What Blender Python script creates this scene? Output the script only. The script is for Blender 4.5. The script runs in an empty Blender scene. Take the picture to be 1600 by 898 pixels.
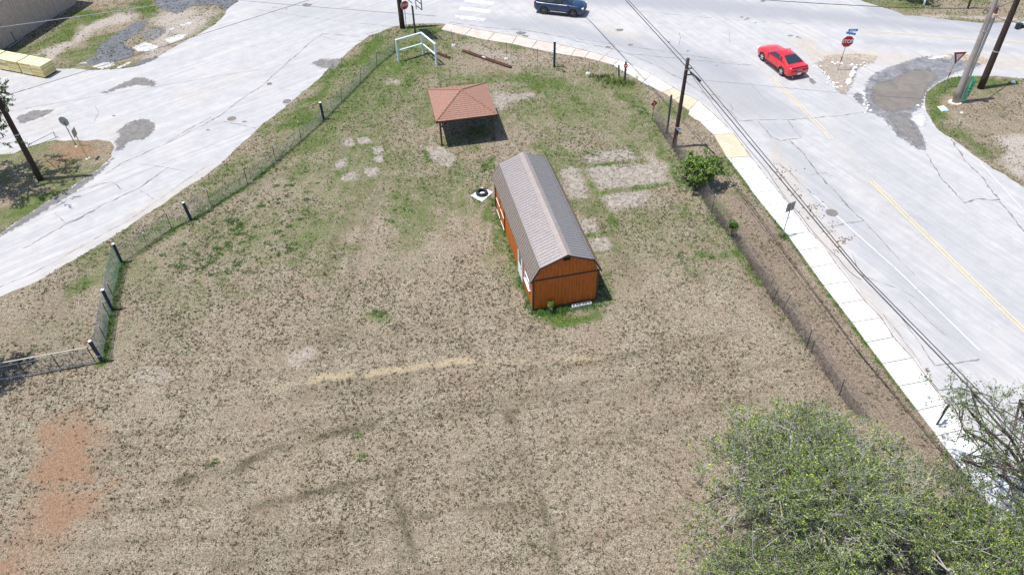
import bpy, bmesh, math, random
import numpy as np
from mathutils import Vector, Matrix, geometry
random.seed(7); rng = np.random.default_rng(11)
sc = bpy.context.scene
C = sc.collection

# ---------------------------------------------------------------- camera
FPX, TH, CH, ROLL = 1177.1, 0.75321, 29.14, -0.02367
cd = bpy.data.cameras.new('camera'); cam = bpy.data.objects.new('camera', cd); C.objects.link(cam)
cam.location = (0, 0, CH)
cam.matrix_world = Matrix.Translation((0, 0, CH)) @ Matrix.Rotation(math.pi/2-TH, 4, 'X') @ Matrix.Rotation(ROLL, 4, 'Z')
cd.sensor_fit = 'HORIZONTAL'; cd.sensor_width = 36; cd.lens = FPX*36/1600
cd.clip_start = .5; cd.clip_end = 3000
sc.camera = cam
# ---------------------------------------------------------------- light
SUN_EL, SUN_AZ = math.radians(71.3), math.radians(186.0)      # azimuth of the sun, from +x
world = bpy.data.worlds.new('World'); sc.world = world; world.use_nodes = True
wn = world.node_tree; bg = wn.nodes['Background']
sky = wn.nodes.new('ShaderNodeTexSky'); sky.sky_type = 'NISHITA'; sky.sun_disc = False
sky.sun_elevation = SUN_EL; sky.sun_rotation = math.radians(90)-SUN_AZ; sky.air_density = 1.0; sky.dust_density = 1.0
wn.links.new(sky.outputs[0], bg.inputs[0]); bg.inputs[1].default_value = 0.13
ld = bpy.data.lights.new('sun', 'SUN'); ld.energy = 4.6; ld.angle = math.radians(.5); ld.color = (1, .97, .92)
sun = bpy.data.objects.new('sun', ld); C.objects.link(sun)
sd = Vector((math.cos(SUN_EL)*math.cos(SUN_AZ), math.cos(SUN_EL)*math.sin(SUN_AZ), math.sin(SUN_EL)))
sun.location = sd*80; sun.rotation_euler = sd.to_track_quat('Z', 'Y').to_euler()
sc.view_settings.view_transform = 'Standard'; sc.view_settings.look = 'None'
sc.view_settings.exposure = 0.45; sc.view_settings.gamma = 1

# ---------------------------------------------------------------- helpers
cT, sT, cR, sR = math.cos(TH), math.sin(TH), math.cos(ROLL), math.sin(ROLL)
def G(u, v, z=0.0):
    """surveyed position: where the sight line through pixel u,v meets height z"""
    x, y = u-800, 449-v
    x, y = cR*x-sR*y, sR*x+cR*y
    d = Vector((x, FPX*cT+y*sT, -FPX*sT+y*cT)); t = (z-CH)/d.z
    return Vector((d.x*t, d.y*t, z))
def PX(x, y, z=0):
    Z = y*cT-(z-CH)*sT; Y = y*sT+(z-CH)*cT
    a, b = FPX*x/Z, FPX*Y/Z
    return 800+cR*a+sR*b, 449-(-sR*a+cR*b)
def Gn(u, v):
    p = G(u, v); return (p.x, p.y)

def tag(o, label=None, cat=None, group=None, kind=None):
    if label: o['label'] = label
    if cat: o['category'] = cat
    if group: o['group'] = group
    if kind: o['kind'] = kind
    return o
def empty(name, loc, rz=0, label=None, cat=None, group=None):
    o = bpy.data.objects.new(name, None); C.objects.link(o); o.location = loc; o.rotation_euler = (0, 0, rz)
    o.empty_display_size = .2
    return tag(o, label, cat, group)
def link(name, me, parent=None, mat=None):
    o = bpy.data.objects.new(name, me); C.objects.link(o)
    if mat is not None and not me.materials: me.materials.append(mat)
    if parent is not None: o.parent = parent
    return o
class MB:
    def __init__(s): s.v = []; s.f = []; s.m = []
    def add(s, vs, fs, mi=0):
        n = len(s.v); s.v += [tuple(q) for q in vs]; s.f += [tuple(i+n for i in f) for f in fs]; s.m += [mi]*len(fs); return s
    def box(s, c, d, rz=0, mi=0, M=None):
        x, y, z = d[0]/2, d[1]/2, d[2]/2
        vs = [Vector((a*x, b*y, e*z)) for a in (-1, 1) for b in (-1, 1) for e in (-1, 1)]
        R = M if M is not None else Matrix.Rotation(rz, 3, 'Z')
        return s.add([R@q+Vector(c) for q in vs], [(0,1,3,2),(4,6,7,5),(0,4,5,1),(2,3,7,6),(0,2,6,4),(1,5,7,3)], mi)
    def tube(s, pts, r, n=8, cap=True, mi=0):
        pts = [Vector(p) for p in pts]; k = len(pts)
        rr = r if isinstance(r, (list, tuple)) else [r]*k
        vs = []; up = None
        for i, p in enumerate(pts):
            t = (pts[min(i+1, k-1)]-pts[max(i-1, 0)]).normalized()
            a = t.orthogonal().normalized() if up is None else (up-t*up.dot(t)).normalized()
            up = a; b = t.cross(a)
            for j in range(n):
                w = 2*math.pi*j/n; vs.append(p+(a*math.cos(w)+b*math.sin(w))*rr[i])
        fs = [(i*n+j, i*n+(j+1) % n, (i+1)*n+(j+1) % n, (i+1)*n+j) for i in range(k-1) for j in range(n)]
        if cap: fs += [tuple(reversed(range(n))), tuple(range((k-1)*n, k*n))]
        return s.add(vs, fs, mi)
    def prism(s, poly, z0, z1, mi=0):
        n = len(poly); vs = [(p[0], p[1], z0) for p in poly]+[(p[0], p[1], z1) for p in poly]
        fs = [tuple(reversed(range(n))), tuple(range(n, 2*n))]+[(i, (i+1) % n, n+(i+1) % n, n+i) for i in range(n)]
        return s.add(vs, fs, mi)
    def mesh(s, name, mats, smooth=False):
        me = bpy.data.meshes.new(name); me.from_pydata(s.v, [], s.f)
        for m in (mats if isinstance(mats, (list, tuple)) else [mats]): me.materials.append(m)
        if any(s.m): me.polygons.foreach_set('material_index', s.m)
        if smooth: me.polygons.foreach_set('use_smooth', [True]*len(s.f))
        me.update(); return me
    def build(s, name, mats, parent=None, smooth=False, bevel=0):
        me = s.mesh(name, mats, smooth)
        if bevel:
            bm = bmesh.new(); bm.from_mesh(me)
            bmesh.ops.bevel(bm, geom=bm.edges[:], offset=bevel, segments=1, affect='EDGES'); bm.to_mesh(me); bm.free()
        bm = bmesh.new(); bm.from_mesh(me); bmesh.ops.recalc_face_normals(bm, faces=bm.faces[:]); bm.to_mesh(me); bm.free()
        return link(name, me, parent)
def npmesh(name, V, F, mat, col=None, cols2=None, smooth=False):
    V = np.asarray(V, np.float32); F = np.asarray(F, np.int32); k = F.shape[1]
    me = bpy.data.meshes.new(name); me.vertices.add(len(V)); me.vertices.foreach_set('co', V.ravel())
    me.loops.add(F.size); me.loops.foreach_set('vertex_index', F.ravel())
    me.polygons.add(len(F)); me.polygons.foreach_set('loop_start', np.arange(0, F.size, k, dtype=np.int32))
    for nm, c in (('mask', col), ('maskb', cols2)):
        if c is not None:
            a = me.color_attributes.new(nm, 'FLOAT_COLOR', 'POINT')
            c4 = np.ones((len(V), 4), np.float32); c4[:, :c.shape[1]] = c; a.data.foreach_set('color', c4.ravel())
    me.materials.append(mat); me.update(calc_edges=True); me.validate()
    if smooth: me.polygons.foreach_set('use_smooth', np.ones(len(F), bool))
    return me

# ---------------------------------------------------------------- materials
def newmat(name):
    m = bpy.data.materials.new(name); m.use_nodes = True; nt = m.node_tree
    return m, nt, nt.nodes['Principled BSDF']
def lk(nt, a, b): nt.links.new(a, b)
def noise(nt, scale, detail=4, rough=.6, vec=None, dist=0):
    n = nt.nodes.new('ShaderNodeTexNoise'); n.inputs['Scale'].default_value = scale; n.inputs['Detail'].default_value = detail
    n.inputs['Roughness'].default_value = rough; n.inputs['Distortion'].default_value = dist
    if vec is None:
        tc = nt.nodes.get('TC') or nt.nodes.new('ShaderNodeNewGeometry'); tc.name = 'TC'; vec = tc.outputs['Position']
    lk(nt, vec, n.inputs['Vector']); return n.outputs['Fac']
def objvec(nt):
    tc = nt.nodes.get('OC') or nt.nodes.new('ShaderNodeTexCoord'); tc.name = 'OC'; return tc.outputs['Object']
def ramp(nt, fac, stops):
    r = nt.nodes.new('ShaderNodeValToRGB'); e = r.color_ramp.elements
    while len(e) < len(stops): e.new(.5)
    for i, (p, c) in enumerate(stops):
        e[i].position = p; e[i].color = (c, c, c, 1) if isinstance(c, (int, float)) else (*c, 1)
    lk(nt, fac, r.inputs[0]); return r.outputs[0]
def mix(nt, f, a, b, mode='MIX'):
    n = nt.nodes.new('ShaderNodeMix'); n.data_type = 'RGBA'; n.blend_type = mode
    for i, x in ((0, f), (6, a), (7, b)):
        s = n.inputs[i]
        if isinstance(x, bpy.types.NodeSocket): lk(nt, x, s)
        elif isinstance(x, (int, float)): s.default_value = x if i == 0 else (x, x, x, 1)
        else: s.default_value = (*x, 1)
    return n.outputs[2]
def mth(nt, op, a, b=0.0, c=None, clamp=False):
    n = nt.nodes.new('ShaderNodeMath'); n.operation = op; n.use_clamp = clamp
    for i, x in enumerate((a, b) if c is None else (a, b, c)):
        if isinstance(x, bpy.types.NodeSocket): lk(nt, x, n.inputs[i])
        else: n.inputs[i].default_value = x
    return n.outputs[0]
def bump(nt, bs, h, dist=.02, strength=.6):
    b = nt.nodes.new('ShaderNodeBump'); b.inputs['Distance'].default_value = dist; b.inputs['Strength'].default_value = strength
    lk(nt, h, b.inputs['Height']); lk(nt, b.outputs[0], bs.inputs['Normal'])
def simple(name, col, rough=.6, var=.25, scale=8, metal=0, spec=.5, grime=0, bmp=0, coat=0):
    m, nt, bs = newmat(name)
    f = noise(nt, scale, 5, .65, objvec(nt))
    lo = tuple(c*(1-var) for c in col); hi = tuple(min(1, c*(1+var)) for c in col)
    c = ramp(nt, f, [(.3, lo), (.7, hi)])
    if grime:
        g = noise(nt, scale*.35, 6, .7, objvec(nt), .6)
        c = mix(nt, mth(nt, 'MULTIPLY', ramp(nt, g, [(.5, 0.), (.7, 1.)]), grime), c, (.16, .12, .09))
    lk(nt, c, bs.inputs['Base Color']); bs.inputs['Roughness'].default_value = rough
    bs.inputs['Metallic'].default_value = metal; bs.inputs['Specular IOR Level'].default_value = spec
    bs.inputs['Coat Weight'].default_value = coat
    if bmp: bump(nt, bs, noise(nt, scale*3, 4, .6, objvec(nt)), bmp)
    return m
def attr(nt, name):
    a = nt.nodes.new('ShaderNodeAttribute'); a.attribute_name = name
    s = nt.nodes.new('ShaderNodeSeparateColor'); lk(nt, a.outputs['Color'], s.inputs[0]); return a, s.outputs

# ground
def ground_mat():
    m, nt, bs = newmat('dry_turf')
    _, (g, s, r) = attr(nt, 'mask'); _, (br, ye, dk) = attr(nt, 'maskb')
    n1 = noise(nt, 6.2, 4, .7, None, .4); n2 = noise(nt, 16, 4, .65); n3 = noise(nt, .55, 5, .6); n4 = noise(nt, 1.7, 5, .65)
    f = mth(nt, 'ADD', mth(nt, 'MULTIPLY', n1, .38), mth(nt, 'MULTIPLY', n2, .62))
    dry = ramp(nt, f, [(.395, (.048, .042, .026)), (.45, (.13, .107, .074)), (.51, (.25, .207, .15)), (.61, (.43, .37, .288))])
    dry = mix(nt, ramp(nt, n3, [(.42, 0.), (.62, .75)]), dry, mix(nt, .5, dry, (.20, .145, .10)))
    dry = mix(nt, ramp(nt, n4, [(.5, 0.), (.72, .6)]), dry, mix(nt, .5, dry, (.40, .34, .27)))
    gr = ramp(nt, f, [(.38, (.028, .045, .012)), (.5, (.075, .115, .026)), (.64, (.165, .195, .065))])
    sa = ramp(nt, f, [(.38, (.17, .14, .12)), (.47, (.30, .26, .23)), (.55, (.40, .355, .31)), (.66, (.58, .53, .46))])
    sa = mix(nt, ramp(nt, n4, [(.5, 0.), (.7, .8)]), sa, mix(nt, .5, sa, (.31, .26, .225)))
    re = ramp(nt, f, [(.36, (.12, .072, .045)), (.5, (.24, .148, .095)), (.66, (.34, .235, .165))])
    bw = ramp(nt, f, [(.38, (.08, .06, .043)), (.5, (.195, .15, .112)), (.66, (.35, .29, .225))])
    yl = ramp(nt, f, [(.38, (.18, .14, .09)), (.52, (.35, .28, .185)), (.66, (.50, .42, .30))])
    dr = ramp(nt, f, [(.38, (.035, .032, .018)), (.52, (.095, .082, .05)), (.66, (.20, .17, .115))])
    mixn = mth(nt, 'ADD', mth(nt, 'MULTIPLY', n4, .5), mth(nt, 'MULTIPLY', n1, .5))
    def msk(x, k=1.5):
        q = mth(nt, 'ADD', x, mth(nt, 'MULTIPLY', mth(nt, 'SUBTRACT', mixn, .5), k))
        return ramp(nt, mth(nt, 'MULTIPLY', q, 1.0, clamp=True), [(.22, 0.), (.85, 1.)])
    def gate(x, k=1.5):      # noise can only break the mask up, never make one out of nothing
        return mth(nt, 'MULTIPLY', msk(x, k), ramp(nt, x, [(.05, 0.), (.25, 1.)]))
    c = mix(nt, gate(dk), dry, dr); c = mix(nt, gate(br), c, bw); c = mix(nt, gate(g, 2.2), c, gr)
    c = mix(nt, gate(ye, 1.0), c, yl); c = mix(nt, gate(s, 1.3), c, sa); c = mix(nt, gate(r, 1.6), c, re)
    lk(nt, c, bs.inputs['Base Color']); bs.inputs['Roughness'].default_value = .95; bs.inputs['Specular IOR Level'].default_value = .1
    bump(nt, bs, f, .12, .8)
    return m
def tuft_mat():
    m, nt, bs = newmat('grass_blades'); a, _ = attr(nt, 'mask')
    lk(nt, a.outputs['Color'], bs.inputs['Base Color']); bs.inputs['Roughness'].default_value = .8
    bs.inputs['Specular IOR Level'].default_value = .15
    return m
def leaf_mat(name='leaves', rough=.55):
    m, nt, bs = newmat(name); a, _ = attr(nt, 'mask')
    tr = nt.nodes.new('ShaderNodeBsdfTranslucent'); ms = nt.nodes.new('ShaderNodeMixShader'); ms.inputs[0].default_value = .4
    lk(nt, a.outputs['Color'], bs.inputs['Base Color']); lk(nt, a.outputs['Color'], tr.inputs[0])
    bs.inputs['Roughness'].default_value = rough; bs.inputs['Specular IOR Level'].default_value = .35
    lk(nt, bs.outputs[0], ms.inputs[1]); lk(nt, tr.outputs[0], ms.inputs[2])
    lk(nt, ms.outputs[0], nt.nodes['Material Output'].inputs[0]); return m
dirX, dirY = .45, -.893
def road_mat():
    m, nt, bs = newmat('sun_bleached_pavement')
    _, (d, t, w) = attr(nt, 'mask')           # darker asphalt, tan dirt, grey stain
    n1 = noise(nt, 1.1, 6, .65); n2 = noise(nt, 18, 4, .7); n3 = noise(nt, .22, 4, .6); n4 = noise(nt, 4, 6, .75, None, .4)
    base = ramp(nt, n1, [(.3, (.325, .32, .325)), (.7, (.43, .42, .415))])
    base = mix(nt, ramp(nt, n2, [(.35, .35), (.5, 0.)]), base, (.27, .265, .275))
    base = mix(nt, ramp(nt, n3, [(.5, 0.), (.66, .5)]), base, (.44, .415, .395))
    asp = ramp(nt, n2, [(.33, (.18, .185, .205)), (.65, (.29, .295, .32))])
    gp_ = nt.nodes['TC']; strk = []
    for ang, sc_ in ((math.atan2(dirY, dirX), (.12, 3.2, 1)), (math.radians(40), (.10, 2.2, 1))):
        mp = nt.nodes.new('ShaderNodeMapping'); mp.inputs['Rotation'].default_value = (0, 0, -ang); lk(nt, gp_.outputs['Position'], mp.inputs[0])
        m2 = nt.nodes.new('ShaderNodeMapping'); m2.inputs['Scale'].default_value = sc_; lk(nt, mp.outputs[0], m2.inputs[0]); strk.append(noise(nt, 1, 6, .7, m2.outputs[0], .8))
    sx = nt.nodes.new('ShaderNodeSeparateXYZ'); lk(nt, gp_.outputs['Position'], sx.inputs[0])
    side_ = ramp(nt, mth(nt, 'MULTIPLY_ADD', sx.outputs[0], .02, .5), [(.40, 0.), (.56, 1.)])
    st = mix(nt, side_, strk[1], strk[0])
    base = mix(nt, ramp(nt, st, [(.40, .5), (.56, 0.)]), base, (.30, .30, .315))
    base = mix(nt, ramp(nt, st, [(.54, 0.), (.74, .6)]), base, (.46, .43, .40))
    base = mix(nt, mth(nt, 'MULTIPLY', d, mth(nt, 'ADD', .55, mth(nt, 'MULTIPLY', n1, .8)), clamp=True), base, asp)
    tan = ramp(nt, n4, [(.35, (.27, .21, .15)), (.65, (.46, .39, .31))])
    base = mix(nt, mth(nt, 'MULTIPLY', t, ramp(nt, n4, [(.38, .15), (.6, 1.)])), base, tan)
    gk = ramp(nt, n4, [(.35, (.15, .145, .14)), (.65, (.24, .235, .23))])
    q = mth(nt, 'ADD', w, mth(nt, 'MULTIPLY', mth(nt, 'SUBTRACT', n4, .5), 1.2))
    base = mix(nt, mth(nt, 'MULTIPLY', ramp(nt, q, [(.4, 0.), (.6, .85)]), ramp(nt, w, [(.05, 0.), (.2, 1.)])), base, gk)
    sp = ramp(nt, n4, [(.31, .8), (.37, 0.)])
    base = mix(nt, sp, base, (.20, .17, .15))
    lk(nt, base, bs.inputs['Base Color']); bs.inputs['Roughness'].default_value = .9; bs.inputs['Specular IOR Level'].default_value = .25
    bump(nt, bs, n2, .006, .5); return m
def patch_mat(name, a, b, rough=.8, scale=2.5, edge=0, spec=.3):
    m, nt, bs = newmat(name); n1 = noise(nt, scale, 6, .7, None, .5); n2 = noise(nt, 20, 3, .6)
    c = ramp(nt, mth(nt, 'ADD', mth(nt, 'MULTIPLY', n1, .75), mth(nt, 'MULTIPLY', n2, .25)), [(.36, a), (.62, b)])
    lk(nt, c, bs.inputs['Base Color']); bs.inputs['Roughness'].default_value = rough; bs.inputs['Specular IOR Level'].default_value = spec
    if edge:
        a, (e_, _, _) = attr(nt, 'mask'); n3 = noise(nt, 3.0, 6, .75)
        al = ramp(nt, mth(nt, 'ADD', e_, mth(nt, 'MULTIPLY', mth(nt, 'SUBTRACT', n3, .5), 1.7 if edge == 1 else 3.4)), [(.34, 0.), (.50, 1.)])
        lk(nt, al, bs.inputs['Alpha'])
    return m
M_ground = ground_mat(); M_tuft = tuft_mat(); M_leaf = leaf_mat(); M_road = road_mat()
M_mud = patch_mat('dried_mud', (.105, .10, .10), (.20, .188, .175), edge=1)
M_pond = patch_mat('wet_silt', (.125, .11, .095), (.19, .165, .142), .55, .9, spec=.45, edge=1)
M_wet = patch_mat('dark_wet_asphalt', (.06, .065, .078), (.15, .15, .155), .6, spec=.4, edge=1)
M_blue = patch_mat('blue_grey_asphalt', (.085, .088, .105), (.235, .23, .235), .8, 1.4, edge=1)
M_white = patch_mat('bare_pale_concrete', (.36, .35, .34), (.47, .46, .45), .9, edge=1)
M_gravel = patch_mat('dirty_gravel', (.16, .13, .105), (.36, .31, .265), .95, 5, edge=1)
M_tandirt = patch_mat('tan_dirt', (.22, .17, .12), (.40, .33, .255), .95, 3, edge=1)
M_seam = patch_mat('open_road_joint', (.10, .09, .085), (.22, .20, .185), .95, 6)
M_litter = patch_mat('leaf_litter', (.06, .035, .02), (.17, .10, .06), .95, 9)
def slabmat(name, a, b, st=.0, stc=(.45, .33, .2)):
    m, nt, bs = newmat(name); n1 = noise(nt, .9, 6, .7); n2 = noise(nt, 30, 3, .6)
    c = ramp(nt, n1, [(.3, a), (.7, b)])
    c = mix(nt, ramp(nt, n2, [(.3, .25), (.45, 0.)]), c, tuple(x*.7 for x in a))
    if st: c = mix(nt, ramp(nt, noise(nt, 1.3, 5, .7, None, .6), [(.48, 0.), (.68, st)]), c, stc)
    lk(nt, c, bs.inputs['Base Color']); bs.inputs['Roughness'].default_value = .9; bump(nt, bs, n2, .004, .4); return m
M_slab = slabmat('new_white_concrete', (.52, .52, .51), (.62, .62, .61), .15)
M_slab_st = slabmat('stained_white_concrete', (.50, .49, .46), (.58, .57, .54), .7, (.48, .38, .30))
M_slab_or = slabmat('orange_stained_concrete', (.45, .375, .27), (.52, .45, .34), .7, (.42, .31, .19))
M_slab_pk = slabmat('pinkish_worn_concrete', (.42, .36, .32), (.52, .46, .41), .8, (.42, .29, .24))
M_yellow = patch_mat('worn_yellow_paint', (.44, .39, .29), (.52, .435, .27), .8, 5)
M_yellow_f = patch_mat('faded_yellow_paint', (.44, .39, .33), (.50, .43, .33), .85, 5)
M_wpaint = patch_mat('worn_white_paint', (.52, .53, .54), (.72, .73, .74), .8, 6)
M_wpaint_f = patch_mat('faded_white_paint', (.42, .42, .43), (.50, .50, .51), .85, 6)

# ---------------------------------------------------------------- value noise in numpy (world space)
def vnoise(X, Y, s, seed):
    r = np.random.default_rng(seed).random((256, 256)); x, y = X/s+1000, Y/s+1000
    i, j = np.floor(x).astype(int), np.floor(y).astype(int); a, b = x-i, y-j
    a = a*a*(3-2*a); b = b*b*(3-2*b); i &= 255; j &= 255; i1 = (i+1) & 255; j1 = (j+1) & 255
    return (r[i, j]*(1-a)*(1-b)+r[i1, j]*a*(1-b)+r[i, j1]*(1-a)*b+r[i1, j1]*a*b)
def seg_dist(X, Y, a, b):
    ax, ay = a; bx, by = b; dx, dy = bx-ax, by-ay
    t = np.clip(((X-ax)*dx+(Y-ay)*dy)/(dx*dx+dy*dy+1e-9), 0, 1)
    return np.hypot(X-ax-t*dx, Y-ay-t*dy)
def inpoly(X, Y, P):
    r = np.zeros(X.shape, bool); n = len(P)
    for i in range(n):
        x0, y0 = P[i]; x1, y1 = P[(i+1) % n]
        if y0 == y1: continue
        c = ((Y < y0) != (Y < y1)) & (X < (x1-x0)*(Y-y0)/(y1-y0)+x0); r ^= c
    return r
def poly_mask(X, Y, P, soft):
    d = np.full(X.shape, 1e9)
    for i in range(len(P)): d = np.minimum(d, seg_dist(X, Y, P[i], P[(i+1) % len(P)]))
    sgn = np.where(inpoly(X, Y, P), d, -d)
    return np.clip(.5+sgn/(2*soft), 0, 1)
def line_mask(X, Y, P, w, soft=None):
    d = np.full(X.shape, 1e9)
    for a, b in zip(P, P[1:]): d = np.minimum(d, seg_dist(X, Y, a, b))
    return np.clip(1-(d-w/2)/(soft or w), 0, 1)
def W(pts): return [Gn(*p) for p in pts]

# ---------------------------------------------------------------- outlines (surveyed in pixels of the photograph)
SW_L = [(689,47),(726,56),(762,64),(800,69.7),(830,76.5),(860,82.7),(892,88),(913,91),(936,96.5),(958.5,103),(977,114),(1004,130),(1035,145),(1054,157),(1075.7,173.5),(1094,191.5),(1114.7,211.4),(1136,248),(1150.5,266),(1164,283.5),(1176.5,302.4),(1193,323),(1211,345),(1229.9,367.5),(1247.5,392.5),(1266.2,418.7),(1286.2,446.2),(1308.7,475.7),(1331,504.5),(1353,535.8),(1378,568.8),(1403.8,603.8),(1433,641.8)]
SW_R = [(697.5,37.6),(737,45.5),(773,52),(808,57.5),(840,64.5),(879,71.7),(900,76.7),(920.6,81.8),(945,88),(968,95),(985,101),(1018,117),(1052,137.9),(1071,148),(1091,158),(1122.5,186.9),(1145.9,209.6),(1172.6,245.9),(1185.5,262),(1198.5,279.5),(1214,298),(1229.4,317),(1247,339.5),(1264.7,363.4),(1287.5,386.2),(1305,412.5),(1327,440.5),(1348.5,469),(1375.8,497),(1395,527.5),(1424.5,560),(1450,595),(1478,631.3)]
LOT_L = [(0,465),(60,438),(105,411),(150,385),(190,360),(230,335),(265,311),(300,288),(325,271),(345,256),(368,233),(392,214),(403,200),(424,184),(442,170),(456,157),(470,145),(489,132),(500,122),(512,108),(525,98),(537,88),(548,78),(562,66),(578,56),(600,48),(616,42),(645,37),(670,37),(697,38)]
slabL = [Vector((*Gn(*p), 0)) for p in SW_L]; slabR = [Vector((*Gn(*p), 0)) for p in SW_R]
dirL = (slabL[-1]-slabL[-8]).normalized(); stp = (slabL[-1]-slabL[-8]).length/7
for k in range(9):
    slabL.append(slabL[-1]+dirL*stp); slabR.append(slabR[-1]+dirL*stp)
def rag(poly, amp=.12, step=.3, seed=3, closed=True):
    out = []; n = len(poly); r = random.Random(seed)
    for i in range(n if closed else n-1):
        a = Vector((*poly[i][:2], 0)); b = Vector((*poly[(i+1) % n][:2], 0)); L = (b-a).length; k = max(1, int(L/step))
        nn = Vector((-(b-a).y, (b-a).x, 0)).normalized() if L > 0 else Vector((0, 0, 0))
        for j in range(k):
            p = a.lerp(b, j/k)
            q = (float(vnoise(np.array([p.x]), np.array([p.y]), .9, seed)[0])-.5)*2*amp+(r.random()-.5)*amp*.7
            p = p+nn*q; out.append((p.x, p.y))
    if not closed: out.append(tuple(poly[-1][:2]))
    return out
# the paved sheet: bounded by the lot, the sidewalk and the far ground
lot = rag(W(LOT_L), .10, .35, 5, closed=False)
swr = [(p.x, p.y) for p in slabR]
far_tl = W([(373,2.5),(356,15),(338,37.6),(318,49),(283,67.6),(250.6,88),(218,103),(175,110),(113,108),(88,108)])
far_tr = W([(1343,0),(1375,11),(1415.5,24),(1440.6,26),(1476,30),(1551,37.6),(1600,34)])
isl = W([(1445.6,150),(1452.6,142),(1462,134),(1475.7,125),(1490.7,119.8),(1523,119),(1550,119.5),(1576,121),(1600,123)])
isl_low = W([(1444,160),(1450.6,178),(1463,200.5),(1486,216.5),(1500.8,227.6),(1520.8,241.4),(1551,262.7),(1571,272.7),(1600,294)])
dRoad = Vector((dirL.x, dirL.y, 0))
e = isl_low[-1]; ext_r = (e[0]+dRoad.x*40, e[1]+dRoad.y*40)
leftend = W([(0,465)])[0]; ll = (leftend[0]-30, leftend[1]-19)
road_outline = (rag([far_tl[-1], (-60, far_tl[-1][1]+1), (-75, far_tl[-1][1]-2), (-75, ll[1]-5), ll, ], .05, 3, 9, closed=False)
    + lot + [p for p in swr] + [(swr[-1][0]+16, swr[-1][1]-6), ext_r]
    + rag(list(reversed(isl_low))+isl, .10, .4, 8, closed=False) + [(75, 51), (75, 66.5)]
    + rag(list(reversed(far_tr)), .15, .5, 12, closed=False) + [(26, 88), (-25, 92), (-37, 82)] + rag(far_tl, .15, .4, 15, closed=False))
isle_left = rag(W([(-260,330),(-120,250),(22,240),(40,231),(58,224.6),(87,219),(124.7,220),(151.4,218.4),(173.7,221),(178,231),(173.7,244.6),(156,262.5),(133.6,278),(107,296),(84.6,309),(44.5,336),(11,358),(-40,395),(-200,500)]), .12, .35, 21)

# ---------------------------------------------------------------- mask regions
GREEN = [  # (polygon px, soft m, strength)
 ([(440,190),(500,135),(548,85),(600,50),(680,40),(700,60),(690,120),(640,160),(590,190),(520,240),(440,270),(390,300),(380,280),(420,230)], 2.2, .62),
 ([(470,160),(530,100),(580,62),(620,48),(600,80),(545,115),(500,160),(465,190)], .7, .95),
 ([(640,40),(700,42),(690,50),(650,52),(612,50)], .5, .8),
 ([(430,200),(480,160),(510,160),(505,200),(450,215)], .8, .8),
 ([(580,120),(700,110),(830,130),(900,120),(1000,160),(1010,230),(860,200),(790,190),(790,130),(660,140),(640,200),(660,260),(560,330),(480,340),(500,260)], 2.5, .5),
 ([(660,120),(760,110),(860,110),(960,150),(860,150),(780,125),(690,132)], .8, .62),
 ([(800,170),(900,130),(980,170),(940,210),(860,190)], 1.2, .42),
 ([(280,350),(400,300),(470,340),(430,400),(330,440),(250,400)], 2.5, .42),
 ([(190,370),(290,318),(420,240),(440,250),(300,345),(215,400)], .5, .6),
 ([(115,440),(150,420),(175,440),(150,460),(110,460)], .6, .75),
 ([(380,60),(0,170)], .1, 0),
 ([(768,305),(790,340),(835,484),(870,494),(942,482),(935,472),(832,482),(775,330)], .3, .85),
 ([(765,310),(773,310),(832,486),(820,488),(778,380)], .3, .8),
 ([(820,484),(935,472),(944,482),(930,493),(845,498),(818,492)], .3, .85),
 ([(735,300),(745,296),(760,312),(745,318)], .3, .8), ([(755,250),(772,250),(770,268),(755,265)], .3, .9),
 ([(570,480),(610,475),(605,500),(575,498)], .4, .75), ([(940,470),(925,425),(934,425),(955,468)], .3, .7),
 ([(1040,225),(1062,225),(1075,290),(1060,300),(1040,250)], .5, .85), ([(1055,310),(1110,330),(1100,345),(1060,330)], .5, .7),
 ([(1085,395),(1130,385),(1120,415),(1080,412)], .8, .7),
 ([(950,130),(990,120),(1010,150),(1045,200),(1040,215),(1000,170),(960,140)], .6, .7),
 ([(680,205),(790,196),(792,220),(700,236)], .4, .55),
 ([(40,300),(130,280),(150,262),(165,250),(140,275),(80,318),(20,355),(0,350)], .5, .6),
 ([(1445,150),(1475,125),(1523,119),(1600,123),(1600,134),(1500,138),(1470,160),(1480,200),(1465,200),(1447,170)], .6, .85),
 ([(1463,190),(1500,200),(1530,225),(1560,262),(1500,228),(1470,205)], .5, .7),
 ([(1345,0),(1400,0),(1450,12),(1440,24),(1400,18)], 1.5, .6), ([(1400,0),(1450,0),(1440,8),(1400,6)], .5, .8),
 ([(212,0),(245,0),(256,22),(225,25),(205,12)], .8, 1.0), ([(28,78),(130,10),(190,20),(120,60),(50,84)], 1.2, .75),
 ([(150,60),(210,42),(200,55),(150,85),(90,108),(80,98)], .5, .6),
 ([(0,520),(150,440),(180,470),(60,530)], 2, .3),
 ([(500,110),(470,160),(430,210),(360,260),(390,250),(450,190),(520,120)], .5, .6),
 ([(985,410),(1000,300),(1140,350),(1180,420),(1160,450)], 2, .3),
]
for a, b in (((910,237),(1010,228)),((922,300),(1040,286)),((925,276),(990,276)),((913,262),(935,300)),((925,300),(955,345)),((935,345),(1010,320)),((905,345),(935,300)),((1000,200),(1060,250)),
             ((900,300),(915,262)),((915,368),(950,362)),((930,395),(975,388)),((890,320),(935,322)),((905,240),(912,262)),((705,136),(870,122)),((770,150),(860,132)),((900,420),(960,410)),((1010,345),(1050,338))):
    pass
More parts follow.
